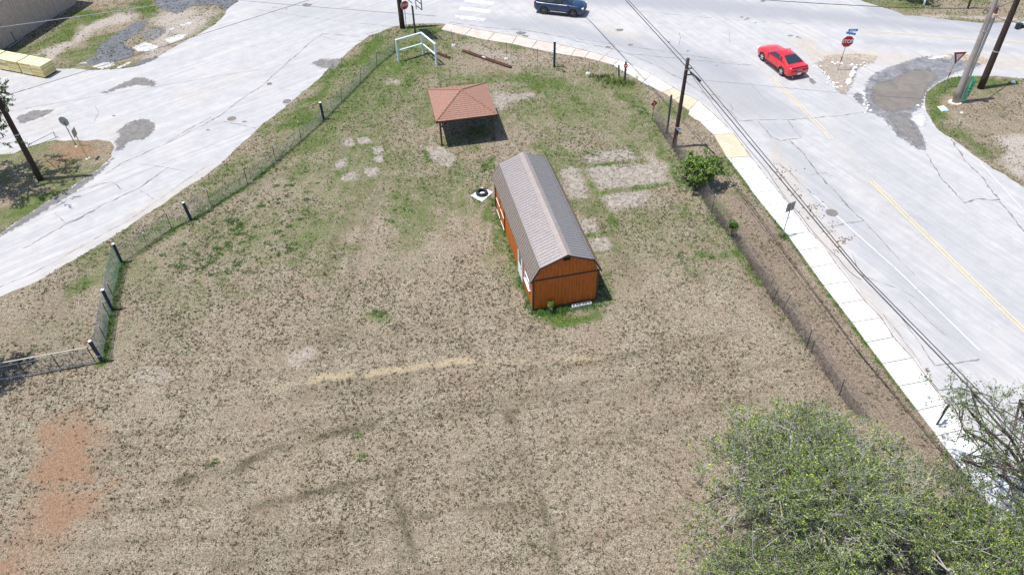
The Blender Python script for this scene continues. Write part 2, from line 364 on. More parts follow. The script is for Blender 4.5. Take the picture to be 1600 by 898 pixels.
GLINE = [([(905,262),(940,258),(1010,252)], .22, .9), ([(936,301),(990,294),(1040,286)], .28, .95), ([(928,277),(960,275),(990,280)], .2, .6), ([(912,258),(922,285),(938,305),(950,335),(962,350)], .35, .75),
 ([(898,318),(925,330),(940,322)], .6, .7), ([(912,368),(955,362)], .25, .75), ([(925,395),(965,390)], .3, .7), ([(898,240),(912,262)], .2, .6), ([(880,330),(905,325)], .3, .6),
 ([(700,133),(770,128),(850,118)], .2, .7), ([(760,145),(810,138),(860,128)], .2, .7), ([(735,150),(770,170)], .2, .5), ([(1000,345),(960,350)], .2, .5),
 ([(535,270),(545,238),(575,215)], .5, .6), ([(565,215),(590,250),(570,280)], .5, .6), ([(664,235),(672,252)], .15, .9), ([(705,243),(706,262)], .12, .8),
 ([(245,375),(300,345),(330,323),(388,288),(429,252)], .5, .7), ([(160,566),(166,530),(172,494),(190,410)], .35, .8), ([(1136,248),(1176,302),(1230,368),(1286,447),(1353,536),(1433,642)], .16, .8),
 ([(1110,340),(1145,385),(1190,445)], .4, .55)]
SAND = [([(905,265),(1000,258),(1050,265),(1040,285),(940,298)], .5, .85), ([(940,305),(1010,297),(1000,318),(960,332),(945,320)], .4, .95), ([(870,262),(900,258),(920,300),(895,310)], .5, .75),
 ([(900,345),(935,345),(935,365),(910,365)], .4, .7), ([(920,370),(950,368),(955,390),(930,393)], .4, .7), ([(1000,235),(1055,250),(1060,285),(1010,270)], .8, .6),
 ([(665,230),(690,226),(710,245),(700,262),(672,250)], .3, .95), ([(770,140),(800,150),(790,175),(770,160)], .6, .85), ([(790,152),(835,144),(836,150),(800,160)], .2, 1.0),
 ([(537,218),(550,216),(552,226),(540,228)], .2, .8), ([(558,216),(578,214),(578,222),(560,225)], .2, .9), ([(582,230),(596,229),(595,240),(583,240)], .2, .9), ([(585,243),(598,244),(596,254),(584,252)], .2, .9),
 ([(525,252),(541,247),(542,258),(526,262)], .25, .8), ([(572,262),(590,262),(590,274),(572,275)], .25, .85), ([(540,270),(560,268),(555,280),(530,282)], .3, .7),
 ([(540,325),(640,325),(640,370),(560,375)], 1.5, .35), ([(440,560),(480,535),(490,560),(450,575)], .5, .7), ([(210,580),(290,565),(280,600),(220,620)], 1.0, .55),
 ([(215,470),(250,450),(240,560),(215,560)], 1.2, .45), ([(180,620),(230,560),(260,570),(200,650)], 1, .45), ([(770,520),(800,510),(800,525),(775,530)], .6, .5), ([(700,645),(760,640),(740,655)], .4, .5),
 ([(1550,215),(1620,205),(1640,300),(1575,270),(1560,250),(1570,235)], .5, 1.0), ([(1480,185),(1530,190),(1520,205),(1490,200)], .8, .4),
 ([(50,85),(110,62),(130,40),(185,22),(215,22),(205,32),(150,48),(110,75),(80,98)], .6, 1.0), ([(235,22),(300,12),(350,20),(335,38),(283,67),(250,88),(215,100),(240,60)], 1.0, .85),
 ([(0,82),(50,85),(85,108),(0,112)], .5, .9), ([(1440,26),(1600,34),(1600,28),(1440,22)], .3, .9), ([(600,120),(625,125),(620,135),(600,132)], .4, .7), ([(850,85),(880,90),(840,100),(760,95),(700,70),(720,65)], .8, .5),
 ([(1345,8),(1376,14),(1415,27),(1408,20)], .3, .7), ([(455,795),(500,770),(490,800),(440,850),(410,890)], 1.0, .4), ([(245,790),(300,800),(280,820),(240,820)], 1.0, .4)]
RED = [([(50,675),(110,650),(170,660),(165,720),(150,765),(100,775),(55,750)], 1.1, 1.0), ([(55,770),(150,762),(140,805),(90,850),(40,830)], 1.1, .85), ([(-30,830),(60,840),(60,905),(-30,920)], 1.1, 1.0), ([(80,850),(135,865),(135,905),(75,905)], .9, .75),
 ([(100,225),(150,225),(150,250),(90,260),(70,245)], 1.2, .75), ([(15,300),(60,270),(80,270),(60,310)], 1.0, .5), ([(25,650),(60,640),(65,655),(30,665)], .5, .5), ([(205,595),(250,580),(240,600)], .4, .25),
 ([(135,8),(150,5),(160,12),(140,14)], .5, .6), ([(640,640),(700,610),(690,635)], .6, .25), ([(860,735),(890,735),(880,750)], .4, .4)]
BROWN = [([(1150,300),(1176,306),(1230,372),(1286,452),(1353,542),(1433,650),(1520,760),(1400,700),(1345,655),(1266,552),(1200,470),(1150,395)], .5, .8), ([(1060,230),(1100,200),(1130,250),(1160,300),(1130,310),(1090,260)], .8, .45),
 ([(0,500),(90,430),(180,378),(180,400),(140,480),(0,560)], 1.5, .55), ([(20,560),(160,565),(200,600),(120,640),(0,640)], 2, .3), ([(1020,640),(1150,640),(1110,880),(1040,880)], 2.5, .5), ([(990,900),(1100,870),(1200,900)], 1, .5),
 ([(150,262),(60,318),(0,365),(0,300),(60,290)], 1, .4), ([(1500,140),(1600,135),(1600,200),(1540,210),(1490,190)], 1.5, .4), ([(620,60),(700,70),(850,100),(720,110),(640,100)], 1, .35), ([(380,255),(440,215),(480,200),(400,270),(330,320),(260,350)], .8, .5),
 ([(120,640),(60,700),(20,760),(70,800),(170,760),(190,680)], 1.5, .5), ([(560,360),(650,340),(660,420),(580,430)], 2, .35)]
YEL = [([(488,592),(520,582),(545,580),(545,592),(495,599)], .25, .85), ([(575,580),(600,575),(648,570),(648,580),(600,586),(575,588)], .25, .9), ([(655,568),(675,565),(672,575),(656,575)], .25, .8), ([(688,564),(705,561),(732,562),(732,573),(690,575)], .25, .9), ([(735,566),(800,562),(830,565),(800,573),(740,573)], .3, .55),
 ([(375,605),(430,600),(480,598),(440,606),(380,612)], .3, .5), ([(840,560),(900,555),(950,552),(900,562)], .3, .35), ([(320,715),(350,712),(345,722),(320,725)], .25, .8), ([(600,730),(606,720),(612,755),(604,755)], .2, .35)]
DARK = [([(600,690),(612,690),(628,790),(660,890),(645,890),(615,800)], .3, .8), ([(400,790),(470,775),(590,745),(590,760),(470,790),(400,812)], .4, .7), ([(280,745),(380,730),(440,690),(520,680),(580,655),(580,665),(500,700),(430,715),(380,742),(300,755)], .5, .6),
 ([(780,640),(800,640),(870,830),(860,850),(840,800)], .4, .6), ([(330,880),(420,860),(620,810),(620,822),(440,880),(340,898)], .5, .6), ([(640,740),(760,725),(830,712),(830,720),(700,745)], .4, .5), ([(570,740),(650,720),(660,735),(600,765)], .5, .3),
 ([(430,460),(560,440),(600,520),(500,600),(420,520)], 3, .35), ([(480,610),(700,590),(700,640),(500,680)], 3, .4), ([(680,680),(820,640),(860,700),(820,830),(690,830)], 3, .42), ([(860,600),(1000,570),(1000,640),(880,680)], 3, .25), ([(280,620),(400,620),(420,700),(300,700)], 3, .35),
 ([(360,740),(380,745),(400,800),(380,820)], .4, .5), ([(1240,520),(1180,450),(1200,450),(1330,640),(1300,640)], .5, .6), ([(0,450),(20,440),(10,470),(0,475)], .5, .3)]
DLINE = [([(598,690),(606,720),(612,760),(628,800),(640,850),(655,898)], .30, .8), ([(612,690),(622,720),(634,770),(648,830)], .12, .5), ([(400,795),(470,775),(540,757),(590,747)], .35, .8), ([(280,752),(360,737),(420,705),(480,690),(530,675),(590,660)], .35, .75), ([(590,745),(680,730),(760,722),(850,708),(960,690)], .28, .5),
 ([(790,640),(812,690),(835,760),(860,830),(870,890)], .35, .7), ([(330,890),(420,868),(520,840),(620,815),(700,800),(800,790)], .3, .65), ([(372,735),(385,780),(392,840),(400,898)], .3, .6), ([(480,610),(560,600),(660,592)], .3, .35), ([(0,720),(60,700),(150,650)], .3, .3), ([(900,600),(1000,585),(1120,560)], .4, .3), ([(180,600),(260,545),(330,480),(400,410),(470,350),(560,290),(600,240)], .35, .3), ([(230,610),(320,540),(400,470),(470,400),(530,350)], .35, .28),
 ([(860,500),(980,480),(1090,455)], .3, .3), ([(640,410),(700,330),(720,270)], .3, .3), ([(610,420),(640,350),(665,290)], .3, .25), ([(930,700),(1010,690),(1090,670)], .3, .4), ([(680,760),(700,820),(720,898)], .25, .4), ([(960,560),(1000,640),(1040,760),(1060,860)], .3, .3)]
YLINE = [([(488,594),(510,588),(545,584)], .28, 1.0), ([(575,584),(600,580),(648,574)], .28, 1.0), ([(655,573),(675,570)], .24, .9), ([(688,570),(705,566),(732,566)], .32, 1.0), ([(735,569),(800,566),(860,562),(940,556)], .18, .6), ([(375,608),(430,603),(484,597)], .16, .5), ([(320,718),(350,714)], .15, .7), ([(602,732),(607,758)], .1, .4)]
def wash(X, Y, n=1):
    return vnoise(X, Y, 3.1, 40+n)*.5+vnoise(X, Y, 1.2, 50+n)*.3+vnoise(X, Y, .45, 60+n)*.2
def region(X, Y, lst):
    r = np.zeros(X.shape)
    bx0, bx1 = X.min(), X.max()
    for pts, soft, st in lst:
        if st <= 0: continue
        P = W(pts); xs = [p[0] for p in P]; ys = [p[1] for p in P]
        s = (X > min(xs)-soft*1.2) & (X < max(xs)+soft*1.2) & (Y > min(ys)-soft*1.2) & (Y < max(ys)+soft*1.2)
        if s.any(): r[s] = np.maximum(r[s], st*poly_mask(X[s], Y[s], P, soft))
    return r
def masks(X, Y):
    X0, Y0 = X, Y
    X = X+(vnoise(X0, Y0, .8, 5)-.5)*1.0+(vnoise(X0, Y0, 2.6, 15)-.5)*1.6; Y = Y+(vnoise(X0, Y0, .8, 6)-.5)*1.0+(vnoise(X0, Y0, 2.6, 16)-.5)*1.6
    g = region(X, Y, GREEN)
    for pts, w, st in GLINE:
        g = np.maximum(g, st*line_mask(X0, Y0, W(pts), w, w*1.2)*(.5+.8*vnoise(X0, Y0, .6, 9)))
    base = np.clip((wash(X0, Y0, 2)-.42)*2.4, 0, .5)*np.clip((Y0-25)/14+np.clip(-X0-4, 0, 10)*.03, .15, 1)
    g = np.clip(np.maximum(g*(.75+.5*vnoise(X0, Y0, 1.3, 19)), base), 0, 1)
    s = np.clip(region(X0*.7+X*.3, Y0*.7+Y*.3, SAND)-.8*np.clip(vnoise(X0, Y0, .7, 67)-.5, 0, 1), 0, 1); r = np.clip(region(X, Y, RED)*1.1-.9*np.clip(vnoise(X0, Y0, .9, 66)-.45, 0, 1), 0, 1); b = region(X, Y, BROWN); y = np.zeros_like(g); d = region(X, Y, DARK)*.8; Xa = X0+(vnoise(X0, Y0, .5, 25)-.5)*.25; Ya = Y0+(vnoise(X0, Y0, .5, 26)-.5)*.3
    for pts, w, st in YLINE: y = np.maximum(y, st*line_mask(Xa, Ya, W(pts), w, w*.6))
    for pts, w, st in DLINE: d = np.maximum(d, .85*st*line_mask(Xa, Ya, W(pts), w*.55, w*.9)*(.4+.9*vnoise(X0, Y0, 1.0, 29)))
    # mower passes: long streaks that fan out from the lot's far corner, and level ones across the near part
    th = np.arctan2(X0+6, 74-Y0); rad = np.hypot(X0+6, 74-Y0)
    fan = vnoise(th*95, rad*.10, 1.0, 33)*.6+vnoise(th*40, rad*.07, 1.0, 34)*.4
    lev = vnoise((Y0-.20*X0-.004*X0*X0)*2.6, X0*.12, 1.0, 35)
    wgt = np.clip((Y0-25)/8, 0, 1); st_ = fan*wgt+lev*(1-wgt)
    d = np.maximum(d, np.clip((st_-.52)*1.8, 0, .36)*(Y0 < 70)); g = np.clip(g+np.clip((.5-st_)*.9, 0, .15)*np.clip((Y0-27)/12, .2, 1), 0, 1)
    # vehicle ruts that run across the near part of the lot
    rut = np.clip(np.abs(np.sin((Y0-.22*X0+1.1*vnoise(X0, Y0, 6, 3))*2.1))-.78, 0, 1)*2.4*np.clip((30-Y0)/8, 0, 1)*(vnoise(X0, Y0, 4, 31) > .42)
    d = np.maximum(d, rut*.25)
    return g, s, r, b, y, d

# ---------------------------------------------------------------- ground sheet
def axis(a, b, st):
    mid = np.arange(a, b+1e-6, st); out = [st*(1.35**k) for k in range(1, 24)]; c = np.cumsum(out)
    return np.concatenate([a-c[::-1], mid, b+c])
gx = axis(-52, 52, .2); gy = axis(11, 80, .2)
XX, YY = np.meshgrid(gx, gy); Xf, Yf = XX.ravel(), YY.ravel()
g, s, r, b, y, d = masks(Xf, Yf)
inner = (np.abs(Xf) < 56) & (Yf > 8) & (Yf < 84)
for q in (g, s, r, b, y, d): q[~inner] *= 0
nx, ny = len(gx), len(gy)
ii = (np.arange(ny-1)[:, None]*nx+np.arange(nx-1)[None, :]).ravel()
me = npmesh('ground', np.stack([Xf, Yf, np.zeros_like(Xf)], 1), np.stack([ii, ii+1, ii+1+nx, ii+nx], 1), M_ground, np.stack([g, s, r], 1), np.stack([b, y, d], 1))
tag(link('ground', me), kind='structure')

# ---------------------------------------------------------------- paved sheet (delaunay of the outline plus inner points)
def sheet(name, outline, z, mat, step=None, maskf=None, parent=None, kind='structure', holes=()):
    n = len(outline); pts = [Vector(p) for p in outline]; edges = []; face = [list(range(n))]
    if step:
        xs = [p[0] for p in outline]; ys = [p[1] for p in outline]
        A, B = np.meshgrid(np.arange(min(xs), max(xs), step), np.arange(min(ys), max(ys), step)); A = A.ravel()+rng.uniform(-.1, .1, A.size)*step; B = B.ravel()
        keep = inpoly(A, B, outline) & (np.abs(A) < 56) & (B > 9) & (B < 78)
        pts += [Vector((a, bb)) for a, bb in zip(A[keep], B[keep])]
    V, E, F, *_ = geometry.delaunay_2d_cdt(pts, edges, face, 1, 1e-5)
    V = np.array([(p.x, p.y, z) for p in V]); F = np.array([f for f in F if len(f) == 3])
    a = V[F[:, 0]]; bb = V[F[:, 1]]; c = V[F[:, 2]]
    cr = (bb[:, 0]-a[:, 0])*(c[:, 1]-a[:, 1])-(bb[:, 1]-a[:, 1])*(c[:, 0]-a[:, 0])
    F[cr < 0] = F[cr < 0][:, ::-1]
    me = npmesh(name, V, F, mat, maskf(V[:, 0], V[:, 1]) if maskf else None)
    o = link(name, me, parent)
    if kind and parent is None: tag(o, kind=kind)
    return o
R_DARK = [([(700,0),(830,0),(1000,12),(1200,30),(1600,62),(1600,50),(1200,6),(1000,-20)], .9, .75), ([(800,47),(900,61),(960,79),(990,85),(1060,125),(1118,158),(1156,189),(1181,188),(1260,180),(1180,130),(1100,90),(960,55),(850,30),(760,26),(720,32)], .7, .62),
 ([(1000,60),(1100,80),(1180,110),(1160,140),(1060,100)], 1.2, .8), ([(400,0),(600,10),(700,24),(700,34),(600,46),(400,30)], 2, .35), ([(1160,190),(1250,190),(1250,215),(1220,218)], .2, .5), ([(1270,100),(1340,160),(1600,470),(1600,540),(1400,330),(1290,180)], 1.2, .28),
 ([(1200,205),(1260,240),(1400,395),(1560,580),(1500,570),(1350,390),(1230,260)], .6, .45), ([(1350,22),(1600,52),(1600,40),(1350,8)], .5, .7), ([(1350,70),(1600,84),(1600,76),(1350,58)], .4, .5), ([(500,60),(420,130),(330,200),(345,200),(440,130),(520,65)], 1.5, .25)]
R_TAN = [([(1240,62),(1265,60),(1290,92),(1270,98),(1245,80)], .4, .9), ([(1275,80),(1370,82),(1440,88),(1490,84),(1600,92),(1600,108),(1500,104),(1400,100),(1280,96)], .6, .75), ([(1060,110),(1150,140),(1180,190),(1100,150)], 1.5, .25),
 ([(270,145),(340,130),(400,100),(380,120),(300,160)], .8, .3), ([(0,160),(60,170),(120,190),(90,210),(0,200)], 1.5, .3), ([(940,40),(1010,60),(1000,66),(930,50)], .4, .5), ([(160,190),(190,200),(190,222),(150,215)], .6, .3), ([(1200,215),(1222,235),(1340,420),(1420,540),(1480,640),(1465,640),(1300,410),(1215,290)], .25, .5),
 ([(1270,180),(1330,240),(1480,420),(1440,400),(1320,270)], 1.0, .2), ([(60,436),(190,358),(300,286),(345,254),(340,250),(290,282),(180,350),(55,428)], .25, .6)]
R_GREY = [([(530,95),(510,110),(485,98),(500,90),(520,90)], .4, .8), ([(470,100),(500,92),(490,98)], .3, .6), ([(0,170),(40,165),(60,160),(50,172),(0,182)], .4, .5), ([(90,172),(120,165),(115,172)], .3, .5), ([(410,8),(470,15),(460,17),(410,10)], .2, .7), ([(700,36),(740,46),(735,42),(702,32)], .3, .4), ([(500,5),(585,15),(560,17),(500,9)], .2, .5)]
def road_masks(X, Y):
    X = X+(vnoise(X, Y, 1.1, 5)-.5)*.8; Y = Y+(vnoise(X, Y, 1.1, 6)-.5)*.8
    return np.stack([region(X, Y, R_DARK), region(X, Y, R_TAN), region(X, Y, R_GREY)], 1)
sheet('road', road_outline, .004, M_road, .45, road_masks)
# grass island with the big pole stands a little above the paving
def island(name, outline, z=.05):
    n = len(outline)
    o = sheet(name, outline, z, M_ground, .3)
    me = o.data; X = np.array([v.co.x for v in me.vertices]); Y = np.array([v.co.y for v in me.vertices])
    d = np.full(X.shape, 1e9)
    for i in range(n): d = np.minimum(d, seg_dist(X, Y, outline[i], outline[(i+1) % n]))
    for v, q in zip(me.vertices, d): v.co.z = .001+min(1, q/.35)*z
    g, s, r, b, yq, dd = masks(X, Y)
    for nm, c in (('mask', (g, s, r)), ('maskb', (b, yq, dd))):
        a = me.color_attributes.new(nm, 'FLOAT_COLOR', 'POINT'); a.data.foreach_set('color', np.stack([*c, np.ones_like(g)], 1).astype(np.float32).ravel())
    return o
island('grass_verge', isle_left)

def patch(name, px, mat, z=.008, amp=.12, seed=1, kind='structure', step=.25):
    P = W(px); c_ = (sum(p[0] for p in P)/len(P), sum(p[1] for p in P)/len(P)); R_ = max(math.dist(p, c_) for p in P); soft = min(.7, R_*.3)
    if R_ > .6:      # feathered margin: the outline grows a little and fades out through the edge mask
        ar = sum(P[i][0]*P[(i+1) % len(P)][1]-P[(i+1) % len(P)][0]*P[i][1] for i in range(len(P))); sg = 1 if ar > 0 else -1; Q = []
        for i in range(len(P)):
            a_, b_ = Vector(P[i-1]), Vector(P[(i+1) % len(P)]); t_ = (b_-a_).normalized(); Q.append((P[i][0]+t_.y*sg*soft*.35, P[i][1]-t_.x*sg*soft*.35))
        P = Q
    out = rag(P, amp, step, seed)
    def em(X, Y):
        d = np.full(X.shape, 1e9)
        for i in range(len(P)): d = np.minimum(d, seg_dist(X, Y, P[i], P[(i+1) % len(P)]))
        e_ = np.clip(d/soft, 0, 1.5)*.9; return np.stack([e_, e_, e_], 1)
    return sheet(name, out, z, mat, .22 if R_ > .6 else .12, em)
patch('mud_patch', [(187,200.5),(210.5,187),(234,185.5),(244,194),(242,205.5),(225.6,218),(200,223),(190,236),(179,241),(180,228),(175,221),(187,213),(181,206)], M_mud, seed=2)
patch('mud_patch', [(150,148),(175,138),(190,130),(213,120),(228,122),(245.6,129),(247,136.6),(213,134),(188,139),(165,147)], M_mud, seed=3)
patch('mud_patch', [(22.5,184),(50,173),(93,170),(65,184),(30,195)], M_mud, seed=4)
patch('mud_strip', [(156,262),(178,244),(184,238),(172,258),(150,276),(134,290),(112,304),(60,337),(12,364),(-10,380),(-30,385),(44,334),(84,308),(107,295),(134,277)], M_mud, seed=6, amp=.1)
patch('wet_pavement', [(232,-14),(242,6),(253,15),(276,24),(301,11),(336,9),(351,20),(372,1),(380,-14)], M_wet, .008, seed=5)
patch('wet_pavement', [(150,75),(175,57.6),(213,32.6),(235.6,32.6),(225.6,45),(193,67.7),(205,75),(213,85),(200,92),(175,98),(140,103),(118,102),(150,85)], M_wet, .008, seed=7)
patch('wet_pavement', [(220,50),(240,42),(260.7,41),(258,52.6),(240.6,64),(222,60)], M_mud, .008, seed=8)
patch('wet_pavement', [(196,108),(218,95),(246,88),(252,88),(236,97),(213,104)], M_wet, .009, seed=9)
for i, p in enumerate([[(205,75),(225,65),(250,72),(245,80),(215,82)], [(255,62),(275,55),(298,52),(285,62),(265,70)], [(140,105),(160,98),(180,96),(180,103),(160,109)], [(178,107),(213,92),(205,99),(185,109)], [(264,44),(276,42),(274,47),(265,48)], [(280,40),(305,31),(300,38),(282,43)], [(124,98),(137,97),(136,100),(126,100)]]):
    patch('bare_concrete', p, M_white, .012, seed=20+i)
patch('gravel_wedge', [(1272.7,98),(1290,92),(1340,90),(1373,98),(1352,104),(1340,108),(1335,125),(1328,142),(1322,150),(1310,146),(1293,122)], M_gravel, .009, seed=31)
patch('mud_pool_edge', [(1350,142),(1354,128),(1362,117),(1390.5,104),(1413,97),(1438,89),(1462,87),(1486,86.5),(1500,91),(1526,94),(1536,100),(1530,106),(1501,111.5),(1476,123),(1453,140),(1444,155),(1441,170),(1425,178),(1436,200),(1447,222),(1448,241),(1438,236),(1418,224),(1403,215),(1388,195),(1375,182),(1353,176),(1352,160)], M_blue, .009, seed=33)
patch('mud_pool', [(1360,137),(1374,128),(1390.5,125),(1405,118),(1413,113),(1435.6,107.5),(1452,109),(1462,114),(1464,122),(1452,136),(1445,148),(1441,160),(1425,170),(1413,174),(1395,176),(1376,172),(1362,158)], M_pond, .013, seed=34, amp=.08)
patch('mud_pool', [(1385,180),(1405,176),(1430,178),(1420,186),(1434,204),(1443,222),(1441,233),(1424,222),(1404,206),(1392,192)], M_mud, .013, seed=36)
patch('dirt_apron', [(1275,90),(1300,86),(1345,84),(1372,88),(1372,97),(1340,91),(1290,93)], M_tandirt, .010, seed=35)
patch('dirt_apron', [(1440,88),(1480,84),(1530,87),(1548,94),(1540,102),(1505,96)], M_tandirt, .0145, seed=37)
patch('asphalt_patch', [(1345,165),(1330,150),(1342,143),(1350,150),(1352,172)], M_blue, .0145, seed=38)
patch('bare_concrete', [(1440,92),(1458,87),(1486,84.5),(1490,88),(1462,94)], M_white, .017, seed=39, amp=.05)
patch('bare_concrete', [(1418,184),(1444,172),(1449,186),(1444,200),(1436,200)], M_white, .017, seed=40, amp=.05)
patch('oil_stain', [(1263,122),(1268,121),(1277,131),(1272,133),(1266,129)], M_mud, .009, seed=41, amp=.04)
patch('oil_stain', [(1257,108),(1262,108),(1263,113),(1259,113)], M_mud, .009, seed=42, amp=.03)
for i, (x, y_, w) in enumerate([(1235,56,5),(1246,58,4),(1159,27,4),(1169,29,4),(1165,31,3),(968,47,9),(985,70,6),(1075,80,4),(1045,66,4),(1120,103,3),(950,74,5),(420,131,3),(382,190,4),(814,52,8),(820,57,6),(740,48,5),(1310,395,2),(480,8,8),(1250,60,2),(205,127,1.5),(178,181,3),(325,203,4),(1180,36,2),(1192,2,4)]):
    patch('pothole', [(x-w,y_),(x-w*.3,y_-w*.3),(x+w,y_-w*.1),(x+w*.6,y_+w*.3),(x-w*.4,y_+w*.35)], M_mud if i < 10 else M_seam, .0095+.0001*i, seed=50+i, amp=.05, step=.15)
patch('mud_patch', [(485,98),(500,92),(515,95),(530,90),(536,96),(520,112),(512,107),(498,104)], M_mud, .008, seed=81)
patch('sand_fan', [(1290,415),(1330,455),(1345,480),(1340,485),(1310,455),(1285,425)], M_white, .0085, seed=82)

# cracks and joints: thin ragged strips, joined because nobody could count them
def strips(name, lines, mat, z):
    mb = MB()
    for li, (pts, w) in enumerate(lines):
        P = rag(W(pts), w*1.2, .22, 200+li, closed=False); P = [Vector((*p, 0)) for p in P]
        L = []; R = []
        for i, p in enumerate(P):
            t = (P[min(i+1, len(P)-1)]-P[max(0, i-1)]).normalized(); n = Vector((-t.y, t.x, 0)); ww = w/2*random.choice((.15, .3, .5, .8, 1.2))*random.uniform(.6, 1.2)
            L.append(p+n*ww); R.append(p-n*ww)
        n = len(P); vs = [(q.x, q.y, z+li*.00002) for q in L+R]
        mb.add(vs, [(n+i, n+i+1, i+1, i) for i in range(n-1)])
    o = mb.build(name, mat); return tag(o, kind='structure')
CR = [([(506,53),(490,64),(461,88),(411,133),(371,160),(341,183),(300,205),(271,220),(215,245),(190,256),(165,272)], .07),
 ([(506,53),(560,58),(600,46)], .06), ([(262,261),(245,275),(225,290),(195,303),(150,327),(100,353),(60,375),(35,388)], .10), ([(0,365),(30,350),(60,335),(85,325),(125,298),(155,288)], .06), ([(85,332),(100,345),(105,350)], .05),
 ([(155,288),(175,285),(190,296)], .06), ([(215,256),(245,260),(262,262),(290,268)], .04), ([(205,290),(228,303),(240,312)], .04), ([(350,190),(375,195),(400,201)], .05), ([(351,190),(330,195)], .05), ([(0,448),(40,432),(100,400),(150,372),(200,345),(240,318),(290,282),(320,262)], .035),
 ([(330,183),(290,205),(262,222)], .05), ([(175,372),(190,384),(200,380)], .03), ([(95,220),(60,175),(50,172)], .02), ([(500,57),(540,67),(580,62)], .03), ([(0,152),(40,140),(70,136)], .03),
 ([(0,14),(100,-5)], .01), ([(400,15),(500,30),(630,44)], .035), ([(100,187),(108,195),(108,205)], .03), ([(148,165),(155,175),(147,190)], .03),
 ([(1233,218),(1253,238),(1276,268),(1300,295),(1322,320),(1350,345)], .10), ([(1218,255),(1240,275),(1268,303)], .06), ([(1250,216),(1220,220),(1205,214),(1184,190)], .07), ([(1230,188),(1252,216)], .04), ([(1156,189),(1181,188),(1255,186),(1310,181),(1350,176)], .07),
 ([(800,46),(841,51),(883,60),(950,76),(980,83),(1005,94),(1038,110),(1073,128),(1095,143),(1118,158),(1138,172),(1156,189)], .07), ([(700,35),(750,42),(800,47)], .06), ([(780,40),(860,55),(1000,75),(1180,103)], .035), ([(980,84),(1060,92),(1180,104)], .04), ([(1000,18),(1060,24),(1150,32),(1250,38)], .03),
 ([(1446,241),(1465,270),(1485,295),(1505,316)], .10), ([(1505,316),(1530,313),(1562,312)], .13), ([(1562,312),(1530,275),(1505,245),(1486,218)], .12), ([(1562,315),(1590,350),(1610,372)], .08), ([(1461,571),(1490,567),(1530,561)], .07), ([(1280,356),(1320,350),(1350,345)], .06), ([(1350,345),(1395,395),(1430,430)], .045), ([(1331,395),(1345,425),(1360,440)], .06),
 ([(1461,571),(1440,540),(1412,500),(1380,465)], .05), ([(1445,580),(1425,548),(1380,490)], .04), ([(1345,430),(1400,450),(1440,470)], .025), ([(1420,470),(1450,500),(1480,525)], .03), ([(1260,275),(1290,270),(1300,276)], .03), ([(1170,128),(1200,160)], .02), ([(1380,165),(1400,190),(1425,208),(1445,185)], .03), ([(1373,125),(1410,126),(1455,130)], .06),
 ([(1095,143),(1120,150),(1140,163),(1145,172)], .05), ([(960,70),(955,79),(945,88)], .05), ([(1062,51),(1062,72)], .05), ([(1139,50),(1139,70)], .05)]
strips('road_joints', CR, M_seam, .0155)
strips('road_joints', [([(697,37),(720,41),(760,50),(800,57.5),(860,69),(920,82),(985,101.5),(1052,138.5),(1091,158.5),(1123,187),(1146,210),(1173,246),(1199,279),(1230,316),(1265,363),(1305,412),(1349,468),(1396,527),(1450,594),(1500,658),(1600,790)], .16)], M_litter, .0152)
# brown leaf litter in the gutter
mb = MB()
for (x, y_, n, sp) in [(1216,268,12,7),(1222,278,10,6),(1250,305,16,6),(1268,325,14,7),(1272,322,14,6),(1262,336,8,6),(1285,325,8,7),(1280,338,8,7),(1232,296,8,4),(1245,296,6,6),(1297,360,8,5),(1318,373,12,6),(1325,371,10,5),(1312,378,10,5),(1308,392,8,5),(1311,387,6,4),(1450,577,6,3),(1290,365,7,6),(1240,268,8,9),(1300,349,6,8),(1210,258,8,6)]:
    for k in range(n):
        p = G(x+random.gauss(0, sp), y_+random.gauss(0, sp*.45)); q = random.uniform(.03, .10); a = random.random()*6.3; h = random.uniform(.01, .035)
        ring = [(p.x+q*random.uniform(.5, 1)*math.cos(a+t), p.y+q*random.uniform(.5, 1)*math.sin(a+t), .005) for t in (0, 1.25, 2.5, 3.8, 5)]
        mb.add(ring+[(p.x, p.y, h)], [(i, (i+1) % 5, 5) for i in range(5)])
tag(mb.build('leaf_litter', M_litter), 'brown leaf litter strewn along the road gutter by the white sidewalk', 'leaf litter', kind='stuff')

M_found = patch_mat('old_foundation_concrete', (.13, .11, .095), (.34, .30, .255), .95, 3.2, edge=2)
for i, p in enumerate([[(912,262),(960,257),(1003,255),(1045,268),(1040,284),(990,290),(940,297),(925,280)], [(940,305),(1012,296),(1022,307),(1005,320),(965,332),(948,325)], [(870,262),(902,257),(915,285),(924,312),(898,313),(882,285)], [(895,343),(932,340),(938,363),(908,367)], [(913,372),(950,370),(960,391),(928,395)], [(906,240),(990,231),(1002,249),(912,257)],
  [(664,232),(690,226),(712,243),(702,262),(674,252)], [(536,217),(550,215),(553,227),(540,229)], [(556,215),(579,213),(579,223),(560,226)], [(580,229),(598,228),(597,241),(582,242)], [(583,243),(599,243),(598,255),(582,254)], [(523,252),(542,246),(543,259),(524,264)], [(570,261),(592,260),(592,275),(571,277)], [(538,270),(562,267),(557,281),(528,284)], [(770,142),(802,148),(838,145),(836,152),(795,162),(785,178),(770,165)]]):
    patch('foundation_remnant', p, M_found, .006+.0001*i, seed=300+i, amp=.1)
